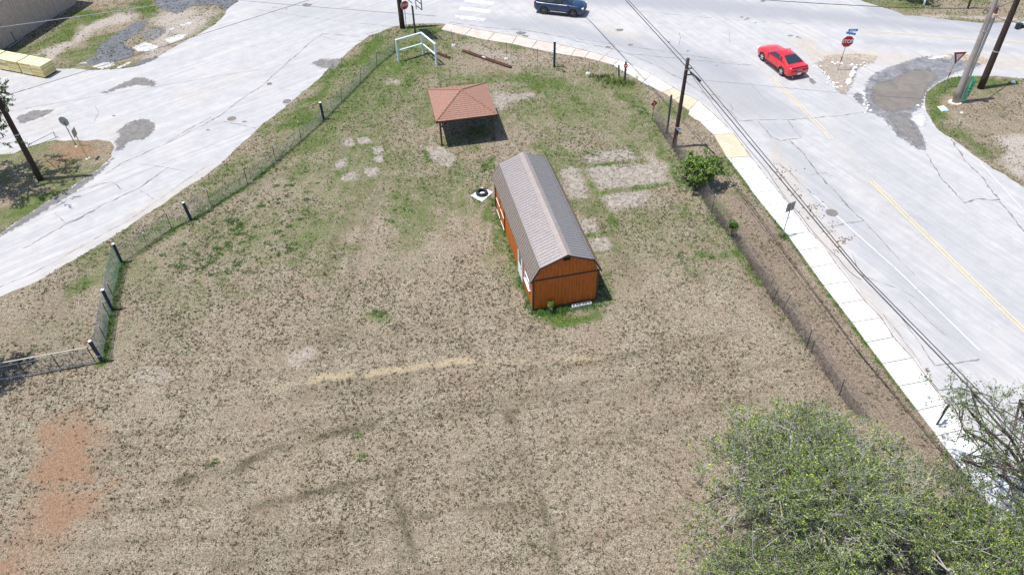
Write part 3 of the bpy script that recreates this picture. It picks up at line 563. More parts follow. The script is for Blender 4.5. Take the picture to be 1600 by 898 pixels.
# painted markings
def quadline(mb, pts, w, z, dash=None):
    P = [Vector((*p, 0)) for p in W(pts)]
    for a, b_ in zip(P, P[1:]):
        t = (b_-a).normalized(); n = Vector((-t.y, t.x, 0))*w/2
        mb.add([(a-n)+Vector((0, 0, z)), (b_-n)+Vector((0, 0, z)), (b_+n)+Vector((0, 0, z)), (a+n)+Vector((0, 0, z))], [(0, 1, 2, 3)])
def marking(name, lines, w, mat, z=.018):
    mb = MB()
    for l in lines: quadline(mb, l, w, z)
    return tag(mb.build(name, mat), kind='structure')
def offs(pts, d):
    P = [Vector((*p, 0)) for p in W(pts)]; t = (P[-1]-P[0]).normalized(); n = Vector((-t.y, t.x, 0))*d
    return P, n
def marking_w(name, pts, ds, w, mat, z=.018, gap=.25):
    mb = MB(); P, n = offs(pts, 1)
    for d_ in ds:
        for a, b_ in zip(P, P[1:]):
            L = (b_-a).length; t = (b_-a)/L; x = 0
            while x < L:
                l = min(random.uniform(.8, 3.0), L-x); ww = w/2*random.uniform(.8, 1.05); c = a+t*x+n*d_
                mb.add([(q.x, q.y, z) for q in (c-n*ww, c+t*l-n*ww, c+t*l+n*ww, c+n*ww)], [(0, 1, 2, 3)]); x += l+random.uniform(0, .06)
    return tag(mb.build(name, mat), kind='structure')
marking_w('centre_line', [(1361,283),(1480,400),(1600,516),(1750,662)], (-.11, .11), .12, M_yellow)
marking_w('centre_line', [(1205,122),(1236,152),(1256,172)], (-.12, .12), .11, M_yellow)
marking_w('centre_line', [(1256,172),(1300,218)], (-.12, .12), .11, M_yellow_f)
marking_w('cross_street_line', [(1345,49),(1600,67),(1700,74)], (-.12, .12), .11, M_yellow_f)
marking_w('edge_line', [(1268,303),(1405,425),(1531,548)], (0,), .11, M_wpaint_f)
marking_w('edge_line', [(1531,254),(1600,330),(1680,415)], (0,), .10, M_wpaint_f)
for i, q in enumerate([[(729,-.5),(773,3.8),(769.5,8),(725,3)], [(720,11),(767,16),(764,20.5),(716.5,15.3)], [(735,-14),(781,-9),(777,-5),(731,-10)]]):
    mb = MB(); mb.add([G(*p, .018) for p in q], [(3, 2, 1, 0)]); tag(mb.build('crosswalk_bar', M_wpaint), kind='structure')
mb = MB()      # the worn bar nearest the corner, in flakes
a0, b0, c0, d0 = [G(*p, .018) for p in [(712,24),(760,29.5),(754.5,34),(709,29.3)]]
for i in range(26):
    for j in range(5):
        if random.random() < (.9 if j < 3 else .5):
            u0, v0 = i/26, j/5; w = random.uniform(.5, .95)
            f = lambda u, v: a0.lerp(b0, u).lerp(d0.lerp(c0, u), v)
            mb.add([f(u0, v0), f(u0+w/26, v0), f(u0+w/26, v0+.19), f(u0, v0+.19)], [(3, 2, 1, 0)])
tag(mb.build('crosswalk_bar', M_wpaint), kind='structure')

# ---------------------------------------------------------------- sidewalk slabs
slabs = empty('sidewalk', (0, 0, 0)); tag(slabs, kind='structure')
n_or = {12, 13}; n_sl = len(slabL)-1
for i in range(n_sl):
    a, b_, c, d_ = slabL[i], slabL[i+1], slabR[i+1], slabR[i]
    cen = (a+b_+c+d_)/4; q = [cen+(p-cen)*(1-.03/max(.3, (p-cen).length)) for p in (a, b_, c, d_)]
    mat = M_slab_or if i in (12, 13, 16) else M_slab_pk if i < 9 else M_slab_st if i in (14, 28, 29, 10, 24) else M_slab
    h = .055+random.uniform(-.004, .004)
    mb = MB(); mb.prism([(p.x, p.y) for p in reversed(q)], .001, h)
    mb.build('slab', mat, slabs)
# curb lip + gutter pan
def ribbon(name, line, w0, w1, z0, z1, mat, kind='structure'):
    mb = MB(); P = [Vector(p) for p in line]
    for i in range(len(P)-1):
        a, b_ = P[i], P[i+1]; t0 = (P[i+1]-P[max(0, i-1)]).normalized(); t1 = (P[min(len(P)-1, i+2)]-P[i]).normalized()
        n0 = Vector((-t0.y, t0.x, 0)); n1 = Vector((-t1.y, t1.x, 0))
        mb.prism([tuple((a+n0*w0)[:2]), tuple((b_+n1*w0)[:2]), tuple((b_+n1*w1)[:2]), tuple((a+n0*w1)[:2])], z0, z1)
    return tag(mb.build(name, mat), kind=kind)
ribbon('curb', [p for p in slabR], .05, .17, .002, .052, slabmat('curb_concrete', (.36, .34, .33), (.46, .44, .42), .5, (.30, .24, .19)))
# small curved concrete apron beside the sidewalk near the utility pole
mb = MB(); mb.prism(rag(W([(1077,172),(1083,170),(1098,186),(1094,190),(1085,187),(1076,179)]), .04, .2, 90), .001, .02); tag(mb.build('concrete_apron', M_slab_pk), kind='structure')
mb = MB()   # broken white curb chunks at the gravel wedge
rubble_lines = [((1337,104),(1322,137),26,1.2),((1290,98),(1335,103),16,2),((1276,104),(1310,140),24,3.2),((1345,106),(1352,100),6,3),((1350,146),(1354,176),16,3),((1300,132),(1312,140),6,3)]
M_stone = simple('pale_rubble', (.62, .6, .57), .9, .2, 9)

rub = empty('broken_curb', G(1331, 118), 0, 'broken white concrete curb chunks standing in the gravel beside the red stop sign', 'rubble')
k0 = Vector(rub.location)
for (a, b_, n, sp) in rubble_lines:
    for k in range(n):
        t = random.random(); p = G(a[0]+(b_[0]-a[0])*t+random.gauss(0, sp), a[1]+(b_[1]-a[1])*t+random.gauss(0, sp*.4))
        w = random.uniform(.07, .16)*(1.8 if sp < 1.5 else 1); mb = MB()
        mb.box((0, 0, w*.3), (w*1.4, w, w*.65), random.random()*3)
        for i_, v in enumerate(mb.v): mb.v[i_] = (v[0]*random.uniform(.7, 1.2), v[1]*random.uniform(.7, 1.2), max(0, v[2])*random.uniform(.7, 1.2))
        o = mb.build('stone', M_stone, rub); o.location = p-k0

# ================================================================ SHED
M_sidng = simple('orange_stained_siding', (.50, .125, .016), .6, .18, 5, grime=.12)
def sidingmat():
    m, nt, bs = newmat('orange_stained_plywood')
    v = objvec(nt); mp = nt.nodes.new('ShaderNodeMapping'); mp.inputs['Scale'].default_value = (9, 9, .7); lk(nt, v, mp.inputs[0])
    n1 = noise(nt, 1.6, 6, .7, mp.outputs[0]); n2 = noise(nt, .8, 4, .6, v)
    c = ramp(nt, n1, [(.3, (.30, .062, .007)), (.55, (.50, .125, .014)), (.75, (.62, .185, .03))])
    c = mix(nt, ramp(nt, n2, [(.5, 0.), (.75, .45)]), c, (.33, .085, .02))
    lk(nt, c, bs.inputs['Base Color']); bs.inputs['Roughness'].default_value = .55; bump(nt, bs, n1, .004, .5); return m
M_siding = sidingmat()
M_trim = simple('dark_brown_trim', (.045, .032, .028), .6, .3, 6)
M_roofm = simple('taupe_metal_roof', (.56, .495, .455), .38, .06, 3, metal=.85, spec=.8)
M_cap = simple('ridge_cap_metal', (.40, .335, .30), .45, .1, 3, metal=.5)
M_glass = simple('window_glass', (.10, .16, .20), .08, .2, 2, spec=.9)
M_wh = simple('white_enamel', (.80, .81, .80), .45, .05, 5)
M_black = simple('black_vent', (.02, .02, .02), .6, .2, 5)
SW, SL_, SA = 3.60, 9.68, math.radians(12.1)
sp = G(833, 486)
shed = empty('storage_shed', (sp.x, sp.y, 0), SA, 'long orange barn-style storage shed with ribbed metal gambrel roof in the grass lot', 'shed')
EV, KN, PK, KX, FL = 2.30, 3.14, 3.74, .36, .08
def panel_wall(name, w, h, grooves_every=.2, t=.02, top=None):
    """vertical grooved siding panel in the xz plane facing -y; the grooves are real"""
    mb = MB(); x = 0; top = top or (lambda x_: h)
    while x < w-1e-3:
        a, b_ = x, min(w, x+grooves_every-.018)
        mb.add([(a, 0, 0), (b_, 0, 0), (b_, 0, top(b_)), (a, 0, top(a)), (a, t, 0), (b_, t, 0), (b_, t, top(b_)), (a, t, top(a))], [(0,1,2,3),(5,4,7,6),(4,0,3,7),(1,5,6,2),(3,2,6,7),(0,4,5,1)])
        c, e_ = b_, min(w, b_+.018)
        if e_ > c: mb.add([(c, .012, 0), (e_, .012, 0), (e_, .012, top(e_)), (c, .012, top(c)), (c, t, 0), (e_, t, 0), (e_, t, top(e_)), (c, t, top(c))], [(0,1,2,3),(5,4,7,6),(4,0,3,7),(1,5,6,2),(3,2,6,7),(0,4,5,1)])
        x += grooves_every
    return mb
gab = lambda x: (EV+(KN-EV)*x/KX if x < KX else EV+(KN-EV)*(SW-x)/KX if x > SW-KX else KN+(PK-KN)*(1-abs(x-SW/2)/(SW/2-KX)))-FL-.04
for face, y0 in (('front', 0), ('back', SL_)):
    for k in range(3):
        x0 = k*1.2
        mb = panel_wall('wall_panel', 1.196, 2.12); o = mb.build('wall_panel', M_siding, shed)
        o.location = (x0, y0, FL) if face == 'front' else (x0+1.196, y0, FL)
        if face == 'back': o.rotation_euler = (0, 0, math.pi)
    mb = MB(); ys = (y0-.004, y0+.02) if face == 'front' else (y0-.02, y0+.004)
    xs = [0.02, KX, *[KX+i*.2 for i in range(1, 15)], SW-KX, SW-.02]; xs = sorted(set(round(q, 4) for q in xs if q <= SW-.02))
    for a, b_ in zip(xs, xs[1:]):
        za, zb = gab(a)+FL, gab(b_)+FL; bb = b_-.015 if b_-a > .1 else b_; zbb = za+(zb-za)*(bb-a)/(b_-a)
        mb.add([(a, ys[0], 2.27), (bb, ys[0], 2.27), (bb, ys[0], zbb), (a, ys[0], za), (a, ys[1], 2.27), (bb, ys[1], 2.27), (bb, ys[1], zbb), (a, ys[1], za)], [(0,1,2,3),(5,4,7,6),(4,0,3,7),(1,5,6,2),(3,2,6,7),(0,4,5,1)])
    mb.add([(0.02, (ys[0]+ys[1])/2, 2.2), (SW-.02, (ys[0]+ys[1])/2, 2.2), (SW-KX, (ys[0]+ys[1])/2, KN-.05), (SW/2, (ys[0]+ys[1])/2, PK-.05), (KX, (ys[0]+ys[1])/2, KN-.05)], [(0, 1, 2, 3, 4)])
    mb.build('gable_wall', M_siding, shed)
    mb = MB(); mb.box((SW/2, y0+(-.018 if face == 'front' else .018), 2.235), (SW-.18, .03, .085)); mb.build('trim_board', M_trim, shed)
for side in (0, 1):     # long walls, eight panels each
    for k in range(8):
        wdt = SL_/8
        if side == 0 and k == 1: grooves = None
        mb = panel_wall('wall_panel', wdt-.004, EV-FL-.06); o = mb.build('wall_panel', M_siding, shed)
        if side == 0: o.rotation_euler = (0, 0, -math.pi/2); o.location = (0, (k+1)*wdt, FL)
        else: o.rotation_euler = (0, 0, math.pi/2); o.location = (SW, k*wdt, FL)
for (x, y) in ((0, 0), (SW, 0), (0, SL_), (SW, SL_)):
    mb = MB(); mb.box((x, y, EV/2+FL/2-.02), (.09, .09, EV-FL-.04)); mb.build('corner_board', M_trim, shed)
for x in (.5, SW/2, SW-.5):
    mb = MB(); mb.box((x, SL_/2, .045), (.1, SL_-.1, .085)); mb.build('skid', M_trim, shed)
for q, y0 in enumerate((-.012, SL_+.012)):
    mb = MB(); mb.box((SW/2, y0, FL+.02), (SW-.16, .02, .05)); mb.build('base_trim', M_trim, shed)
mb = MB(); mb.box((SW/2, -.03, PK-.33), (.36, .03, .15))
for k in range(4): mb.box((SW/2, -.05, PK-.38+k*.035), (.34, .02, .012), M=Matrix.Rotation(.5, 3, 'X'))
mb.build('gable_vent', M_black, shed)
# roof: each slope is laid in eleven ribbed sheets
OV = .10
def slope_sheet(p0, p1, y0, y1, nrm):
    """ribbed sheet from p0 (low, xz) to p1 (high), y0..y1; ribs every 0.228 m"""
    mb = MB(); d = Vector((p1[0]-p0[0], 0, p1[1]-p0[1])); n = Vector(nrm).normalized()
    prof = []; y = y0; w = (y1-y0)/4
    for k in range(4):
        prof += [(y+k*w, 0), (y+k*w+w*.86, 0), (y+k*w+w*.90, .042), (y+k*w+w*.95, .042), (y+k*w+w*.99, 0)]
    prof.append((y1, 0)); vs = []
    for (yy, h) in prof:
        for e_ in (0, 1):
            for t in (0, -.006):
                q = Vector((p0[0], yy, p0[1]))+d*e_+n*(h+t); vs.append(q)
    fs = []
    for i in range(len(prof)-1):
        a = i*4; fs += [(a, a+4, a+6, a+2), (a+1, a+3, a+7, a+5), (a, a+1, a+5, a+4), (a+2, a+6, a+7, a+3)]
    fs += [(0, 2, 3, 1), (len(vs)-4, len(vs)-3, len(vs)-1, len(vs)-2)]
    return mb.add(vs, fs)
eL, kL, pk_, kR, eR = (-.15, EV-.06), (KX-.02, KN), (SW/2, PK), (SW-KX+.02, KN), (SW+.15, EV-.06)
ya, yb = -OV, SL_+OV; ns = 11; wst = (yb-ya)/ns
for (p0, p1) in ((eL, kL), (kL, pk_), (kR, pk_), (eR, kR)):
    s_ = 1 if p0[0] < p1[0] else -1; d = (p1[0]-p0[0], p1[1]-p0[1]); n = (-d[1]*s_, 0, d[0]*s_)
    for k in range(ns): slope_sheet(p0, p1, ya+k*wst, ya+(k+1)*wst-.003, n).build('roof_panel', M_roofm, shed)
def vcap(pts, w, mat, name):       # folded flashing along y following points in xz
    mb = MB(); vs = [(p[0], y, p[1]) for y in (ya-.01, yb+.01) for p in pts]+[(p[0], y, p[1]-.008) for y in (ya-.01, yb+.01) for p in pts]; k = len(pts)
    fs = [(i, i+1, k+i+1, k+i) for i in range(k-1)]+[(2*k+i, 3*k+i, 3*k+i+1, 2*k+i+1) for i in range(k-1)]+[(0, k, 3*k, 2*k), (k-1, 3*k-1, 4*k-1, 2*k-1)]
    mb.add(vs, fs); return mb.build(name, mat, shed)
up = lambda p, q, t, h=.034: (p[0]+(q[0]-p[0])*t, p[1]+(q[1]-p[1])*t+h)
vcap([up(pk_, kL, .17), (SW/2, PK+.045), up(pk_, kR, .17)], 0, M_cap, 'ridge_cap')
for a, k_, e_ in ((pk_, kL, eL), (pk_, kR, eR)):
    vcap([up(k_, a, .035), (k_[0], k_[1]+.036), up(k_, e_, .06)], 0, M_roofm, 'knee_flashing')
for y0 in (ya-.02, yb+.02):      # rake trim, five mitred lengths
    for a, b_ in ((eL, kL), (kL, pk_), (pk_, kR), (kR, eR)):
        mb = MB(); d = Vector((b_[0]-a[0], 0, b_[1]-a[1])); L = d.length; ang = -math.atan2(d.z, d.x)
        mb.box(((a[0]+b_[0])/2, y0, (a[1]+b_[1])/2-.025), (L-.004, .03, .085), M=Matrix.Rotation(ang, 3, 'Y')); mb.build('rake_trim', M_trim, shed)
for x in (eL[0]+.012, eR[0]-.012):
    mb = MB(); mb.box((x, SL_/2, EV-.115), (.02, SL_+.16, .07)); mb.build('eave_trim', M_trim, shed)
# white door, window, double door on the long left wall (x = 0 side)
def side_obj(name, y0, y1, z0, z1, t, mat, parent=shed, x=-.004):
    mb = MB(); mb.box((x-t/2, (y0+y1)/2, (z0+z1)/2), (t, y1-y0, z1-z0)); return mb.build(name, mat, parent)
door = side_obj('door', 2.35, 3.22, .14, 2.05, .05, M_wh); door['label'] = 'white door with a glazed upper half'
side_obj('door_pane', 2.5, 3.08, 1.1, 1.9, .012, M_glass, door, -.056); side_obj('door_frame', 2.27, 2.345, .1, 2.12, .06, M_wh, door); side_obj('door_frame', 3.225, 3.30, .1, 2.12, .06, M_wh, door)
mb = MB(); mb.tube([(-.06, 2.43, 1.05), (-.11, 2.43, 1.05)], .03, 8); mb.build('handle', M_trim, door)
win = side_obj('window', .72, 1.62, 1.05, 1.95, .03, M_glass)
for (a, b_, c, d_) in ((.66, .72, .99, 2.01), (1.62, 1.68, .99, 2.01), (.72, 1.62, .99, 1.05), (.72, 1.62, 1.95, 2.01), (.72, 1.62, 1.48, 1.52)): side_obj('window_frame', a, b_, c, d_, .055, M_wh, win)
side_obj('window_sill', .60, 1.74, .93, .985, .10, M_wh, win)
for (a, b_) in ((6.9, 8.02), (8.06, 9.18)):
    dd = side_obj('barn_door', a, b_, .16, 2.08, .04, M_siding)
    side_obj('door_rail', a+.03, b_-.03, 1.06, 1.13, .02, M_wh, dd, -.046); side_obj('door_rail', a+.03, b_-.03, .18, .24, .02, M_wh, dd, -.046)
    side_obj('door_stile', a, a+.03, .16, 2.08, .025, M_trim, dd, -.046); side_obj('door_stile', b_-.03, b_, .16, 2.08, .025, M_trim, dd, -.046)
# concrete blocks at the wall foot
M_block = simple('pale_concrete_block', (.60, .60, .57), .9, .12, 12)
cbs = 'pale hollow concrete blocks lying in a row at the foot of the orange shed wall'
for k in range(3):
    p = G(899+k*9.6, 480.3-k*1.9); o = empty('concrete_block', (p.x, p.y, 0), SA, ['pale concrete block at the left end of the row under the orange wall', 'middle pale concrete block of the three under the orange wall', 'pale concrete block nearest the shadowed corner of the orange shed'][k], 'concrete block', 'concrete blocks lying under the shed wall')
    mb = MB()
    for yy in (-.085, .085): mb.box((0, yy, .1), (.39, .03, .2))
    for xx in (-.18, 0, .18): mb.box((xx, 0, .1), (.03, .138, .198))
    for yy in (0,): pass
    mb.build('block_shell', M_block, o)
# white slab and tyre
bd = G(753, 304)
mb = MB(); c = [G(*p)-bd for p in [(736,306.5),(753,293.5),(770,301),(753,316)]]; mb.prism([(p.x, p.y) for p in c], .0, .05)
o = mb.build('white_board', simple('white_board', (.72, .73, .73), .6, .05, 4)); o.location = bd; tag(o, 'square white concrete pad lying in the grass under a black tyre', 'pad')
M_rubber = simple('black_rubber', (.016, .017, .02), .75, .3, 14)
ty = empty('tire', (bd.x, bd.y+.02, .055), 0, 'single black tyre lying flat on a white pad left of the shed', 'tyre')
mb = MB(); nseg = 32; prof = [(.22, .03), (.24, .005), (.36, .0), (.385, .035), (.385, .165), (.36, .2), (.24, .195), (.22, .17), (.25, .16), (.33, .15), (.33, .05), (.25, .04)]
vs = [(r_*math.cos(2*math.pi*i/nseg), r_*math.sin(2*math.pi*i/nseg), z) for i in range(nseg) for r_, z in prof]; k = len(prof)
mb.add(vs, [(i*k+j, ((i+1) % nseg)*k+j, ((i+1) % nseg)*k+(j+1) % k, i*k+(j+1) % k) for i in range(nseg) for j in range(k)]); mb.build('carcass', M_rubber, ty, True)
mb = MB()
for i in range(40):
    a = 2*math.pi*i/40; mb.box((.386*math.cos(a), .386*math.sin(a), .1), (.012, .04, .11), a)
mb.build('tread', M_rubber, ty)
# thin stick beside the pad
mb = MB(); p = G(741, 306); mb.tube([(0, 0, 0), (-.05, .05, .45)], .012, 6); o = mb.build('stake', M_trim); o.location = p; tag(o, 'short dark stake standing beside the white tyre pad', 'stake')

# ================================================================ GAZEBO
def shinglemat(name='red_shingle'):
    m, nt, bs = newmat(name); n1 = noise(nt, 9, 4, .7, objvec(nt)); n2 = noise(nt, 1.2, 4, .6, objvec(nt))
    c = ramp(nt, n1, [(.3, (.19, .10, .073)), (.7, (.32, .18, .135))]); c = mix(nt, ramp(nt, n2, [(.4, 0.), (.7, .5)]), c, (.25, .13, .10))
    lk(nt, c, bs.inputs['Base Color']); bs.inputs['Roughness'].default_value = .92; bump(nt, bs, n1, .01, .5); return m
M_sh = shinglemat(); M_dkwood = simple('dark_brown_timber', (.075, .038, .022), .75, .35, 7)
EZ = 2.12
c4 = [G(*p, EZ) for p in [(683,190),(777,179.5),(759,129.5),(667,141)]]
# square the outline up into a rectangle
ax = ((c4[1]-c4[0])+(c4[2]-c4[3])).normalized(); ay = Vector((-ax.y, ax.x, 0)); cen = sum(c4, Vector())/4
gw = ((c4[1]-c4[0]).length+(c4[2]-c4[3]).length)/2; gd = ((c4[3]-c4[0]).dot(ay)+(c4[2]-c4[1]).dot(ay))/2
gz = empty('pavilion', (cen.x, cen.y, 0), math.atan2(ax.y, ax.x), 'small open pavilion with a red shingle hip roof on dark wooden posts', 'pavilion')
pkz = 3.05; hw, hd = gw/2, gd/2
def hipface(a, b_, ap, n=14):     # a,b eave corners, ap apex: stepped shingle courses
    a, b_, ap = Vector(a), Vector(b_), Vector(ap); nrm = (b_-a).cross(ap-a).normalized()
    if nrm.z < 0: nrm = -nrm
    mb = MB()
    for k in range(n):
        t0, t1 = k/n, (k+1.15)/n; t1 = min(t1, 1)
        lo0, lo1 = a.lerp(ap, t0), b_.lerp(ap, t0); hi0, hi1 = a.lerp(ap, t1), b_.lerp(ap, t1)
        up_ = nrm*.028
        mb.add([lo0, lo1, lo1+up_, lo0+up_, hi0+nrm*.006, hi1+nrm*.006], [(0, 1, 2, 3), (3, 2, 5, 4), (0, 4, 5, 1), (0, 3, 4), (1, 5, 2)])
        # butt joints between tabs
        L = (lo1-lo0).length; m = int(L/.3); dirv = (lo1-lo0).normalized(); sl = (hi0-lo0).lerp(hi1-lo1, .5); perp = nrm.cross(dirv).normalized(); perp = perp if perp.z > 0 else -perp
        off = .15*(k % 2)
        for i in range(m):
            x = off+i*.3+.08
            if .06 < x < L-.1 and k < n-1: mb.add([lo0+dirv*x+up_*1.12, lo0+dirv*(x+.14)+up_*1.12, lo0+dirv*(x+.14)+perp*.1+nrm*.026, lo0+dirv*x+perp*.1+nrm*.026, lo0+dirv*x+up_*.9, lo0+dirv*(x+.14)+up_*.9], [(0, 1, 2, 3), (4, 5, 1, 0)])
    return mb
cr = [(-hw, -hd, EZ), (hw, -hd, EZ), (hw, hd, EZ), (-hw, hd, EZ)]; rl = .12
A1, A2 = (-rl, 0, pkz), (rl, 0, pkz)
for i in range(4):
    ap = (0, 0, pkz); hipface(cr[i], cr[(i+1) % 4], ap).build('shingle_slope', M_sh, gz)
    mb = MB(); q = Vector(cr[i]); t = Vector(ap)
    for k in range(12):
        p0, p1 = q.lerp(t, k/12), q.lerp(t, (k+1.1)/12 if k < 11 else 1); mb.tube([p0+Vector((0, 0, .035)), p1+Vector((0, 0, .02))], [.06, .045], 6)
    mb.build('hip_shingles', M_sh, gz)
    a, b_ = Vector(cr[i]), Vector(cr[(i+1) % 4]); mb = MB(); mb.box(((a+b_)/2+Vector((0, 0, -.065))), ((b_-a).length-.03 if i % 2 == 0 else (b_-a).length-.08, .03, .12), math.atan2((b_-a).y, (b_-a).x)); mb.build('fascia', M_dkwood, gz)
pin = .28
pc = [(-hw+pin, -hd+pin), (hw-pin, -hd+pin), (hw-pin, hd-pin), (-hw+pin, hd-pin)]
for i, (x, y) in enumerate(pc):
    mb = MB(); mb.box((x, y, .98), (.12, .12, 1.96)); mb.build('post', M_dkwood, gz)
    mb = MB(); mb.box((x, y, .03), (.2, .2, .06)); mb.build('footing', M_dkwood, gz)
    a, b_ = Vector((*pc[i], 1.94)), Vector((*pc[(i+1) % 4], 1.94)); mb = MB(); mb.box((a+b_)/2+Vector((0, 0, .055 if i % 2 else .05)), ((b_-a).length-.13, .09, .13), math.atan2((b_-a).y, (b_-a).x)); mb.build('beam', M_dkwood, gz)
    t = (b_-a).normalized()
    for e_, s_ in ((a, 1), (b_, -1)):
        mb = MB(); mb.tube([e_+t*s_*.06+Vector((0, 0, -.45)), e_+t*s_*.46+Vector((0, 0, -.03))], .045, 4); mb.build('brace', M_dkwood, gz)
for k in range(7):
    y = -hd+.3+k*(gd-.6)/6; mb = MB(); zz = EZ-.1+(pkz-EZ)*(1-abs(y)/hd)*.45
    mb.box((0, y, 2.06), (gw-.5, .04, .08)); mb.build('rafter', M_dkwood, gz)

# ================================================================ generic posts, signs
M_navy = simple('navy_painted_pipe', (.012, .032, .06), .5, .3, 6, spec=.4)
M_tpost = simple('dark_steel_post', (.055, .06, .055), .7, .35, 12)
M_silver = simple('galvanised_steel', (.42, .44, .46), .45, .15, 8, metal=.5)
M_tip = simple('pale_post_tip', (.72, .74, .76), .5, .1, 8)
M_conc = simple('rough_concrete', (.42, .41, .385), .95, .2, 9, bmp=.02)
def hgt(b, t):
    p = G(*b); best = (1e9, 1)
    for z in np.arange(.2, 14, .02):
        q = PX(p.x, p.y, z); dd = (q[0]-t[0])**2+(q[1]-t[1])**2
        if dd < best[0]: best = (dd, z)
    return float(best[1])
def lean_top(b, t):
    """top point of a leaning post: same sideways pixel, height fitted in the vertical plane facing the viewer"""
    p = G(*b); h = hgt(b, t); q = G(*t, h); return Vector((q.x-p.x, (q.y-p.y)*.3, h))
def pipe_post(b, t, r, label, cat='post', mat=M_navy, cap=M_tip, group=None, parent=None, name='pipe_post', rel=None):
    p = G(*b); tp = lean_top(b, t)
    if parent is None: o = empty(name, p, 0, label, cat, group); P = o; off = Vector((0, 0, 0))
    else: P = parent; off = p-Vector(parent.location)
    mb = MB(); mb.tube([off, off+tp], r, 10); s_ = mb.build('post' if parent is None or True else 'post', mat, P)
    if cap: mb = MB(); mb.tube([off+tp, off+tp+tp.normalized()*.02], r*.92, 10); mb.build('post_cap', cap, s_)
    return P
def t_post(b, t, parent, mat=M_tpost, tip=True):
    p = G(*b)-Vector(parent.location); tp = lean_top(b, t); mb = MB()
    mb.tube([p, p+tp], .022, 4); n = int(tp.z/.12)
    for k in range(n): mb.box(p+tp*((k+.5)/n)+Vector((0, -.03, 0)), (.018, .02, .03))
    o = mb.build('post', mat, parent)
    if tip: mb = MB(); mb.tube([p+tp, p+tp+Vector((0, 0, .12))], .026, 4); mb.build('post_tip', M_tip, o)
    return p+tp
M_wire = simple('weathered_wire', (.12, .14, .15), .7, .2, 8, metal=.3)
M_wire_g = simple('greenish_wire', (.055, .105, .10), .7, .2, 8)
def mesh_bay(a, b_, h, parent, mat, kind='field', base=.03, lean=Vector((0, 0, 0)), sag=.0):
    """fence fabric between ground points a,b (parent space)"""
    mb = MB(); a, b_ = Vector(a), Vector(b_); L = (b_-a).length; t = (b_-a)/L; upv = (Vector((0, 0, 1))+lean).normalized()
    P = lambda x, z: a+t*x+upv*z+Vector((0, 0, base+random.uniform(-.012, .012)-sag*math.sin(math.pi*x/L)*(z/h)))
    r = .0065
    def wire(pts, rr=r):
        for p, q in zip(pts, pts[1:]):
            d = (q-p); n = d.cross(Vector((t.y, -t.x, .001))).normalized()*rr; m = Vector((t.y, -t.x, 0))*rr
            mb.add([p+n, p-n*.5+m, p-n*.5-m, q+n, q-n*.5+m, q-n*.5-m], [(0, 1, 4, 3), (1, 2, 5, 4), (2, 0, 3, 5)])
    if kind == 'field':
        for k in range(9):
            z = h*(k/8)**1.15; wire([P(x*L/4, z) for x in range(5)], r*1.3)
        n = max(2, int(L/.15))
        for k in range(n+1): wire([P(k*L/n, 0), P(k*L/n, h)])
    else:
        s_ = .105; n = int((L+h)/s_)
        for k in range(n+1):
            x0 = k*s_-h
            for sg in (0, 1):
                xa, za, xb, zb = (x0, 0, x0+h, h)
                if xa < 0: za = -xa; xa = 0
                if xb > L: zb = h-(xb-L); xb = L
                if zb <= za: continue
                if sg: xa, xb = L-xa, L-xb
                wire([P(xa, za), P((xa+xb)/2, (za+zb)/2), P(xb, zb)], .0055)
        wire([P(x*L/4, h) for x in range(5)], .008); wire([P(x*L/4, 0) for x in range(5)], .006)
    return mb.build('wire_mesh', mat, parent)
# fence along the left road (from the gate to the hedge of the corner)
fo = G(190, 410); lf = empty('wire_fence', fo, 0, 'sagging wire fence on navy posts bordering the left road', 'fence')
def P0(u, v, o): return G(u, v)-Vector(o.location)
navy = [((160,565),(140,533)), ((175.5,484),(160,452.5)), ((190,410),(177,380.5)), ((298.5,343.5),(286,317)), ((506,187),(500,160.5))]
for b_, t in navy:
    pipe_post(b_, t, .095, None, parent=lf)
tps = [((176.7,462.6),(168,443)), ((171,494.7),(160.5,473)), ((165.4,530),(155.4,510)), ((227,375),(224,366)), ((268,356.6),(259.5,334)), ((329.6,322.8),(323,295.5)), ((387,287.7),(381,262.5)), ((431,252),(425.5,228)), ((471,219),(465.7,192)), ((533.3,159),(533,131)), ((562.9,129),(563.6,105.5)), ((588.5,102.8),(588.3,81.5)), ((616.8,81),(616,58))]
for b_, t in tps: t_post(b_, t, lf)
bays = [((160,565),(165.4,530),1.35,'c',M_wire),((165.4,530),(171,494.7),1.35,'c',M_wire),((171,494.7),(175.5,484),1.35,'c',M_wire),((175.5,484),(176.7,462.6),1.3,'c',M_wire),((176.7,462.6),(183,435),1.35,'c',M_wire_g),((183,435),(190,410),1.35,'c',M_wire_g),
 ((190,410),(227,385),1.15,'field',M_wire),((227,385),(268,356.6),1.2,'field',M_wire),((268,356.6),(298.5,343.5),1.25,'field',M_wire),((298.5,343.5),(322,329),1.35,'c',M_wire),((322,329),(387,287.7),.9,'field',M_wire),
 ((387,287.7),(431,252),.9,'field',M_wire),((431,252),(471,219),.9,'field',M_wire),((471,219),(506,187),.8,'field',M_wire),((506,187),(533.3,159),.8,'field',M_wire),((533.3,159),(562.9,129),.8,'field',M_wire),((562.9,129),(588.5,102.8),.8,'field',M_wire),((588.5,102.8),(616.8,81),.8,'field',M_wire)]
for a, b_, h, k, m in bays:
    if (G(*a)-G(*b_)).length > .2: mesh_bay(P0(*a, lf), P0(*b_, lf), h, lf, m, k)
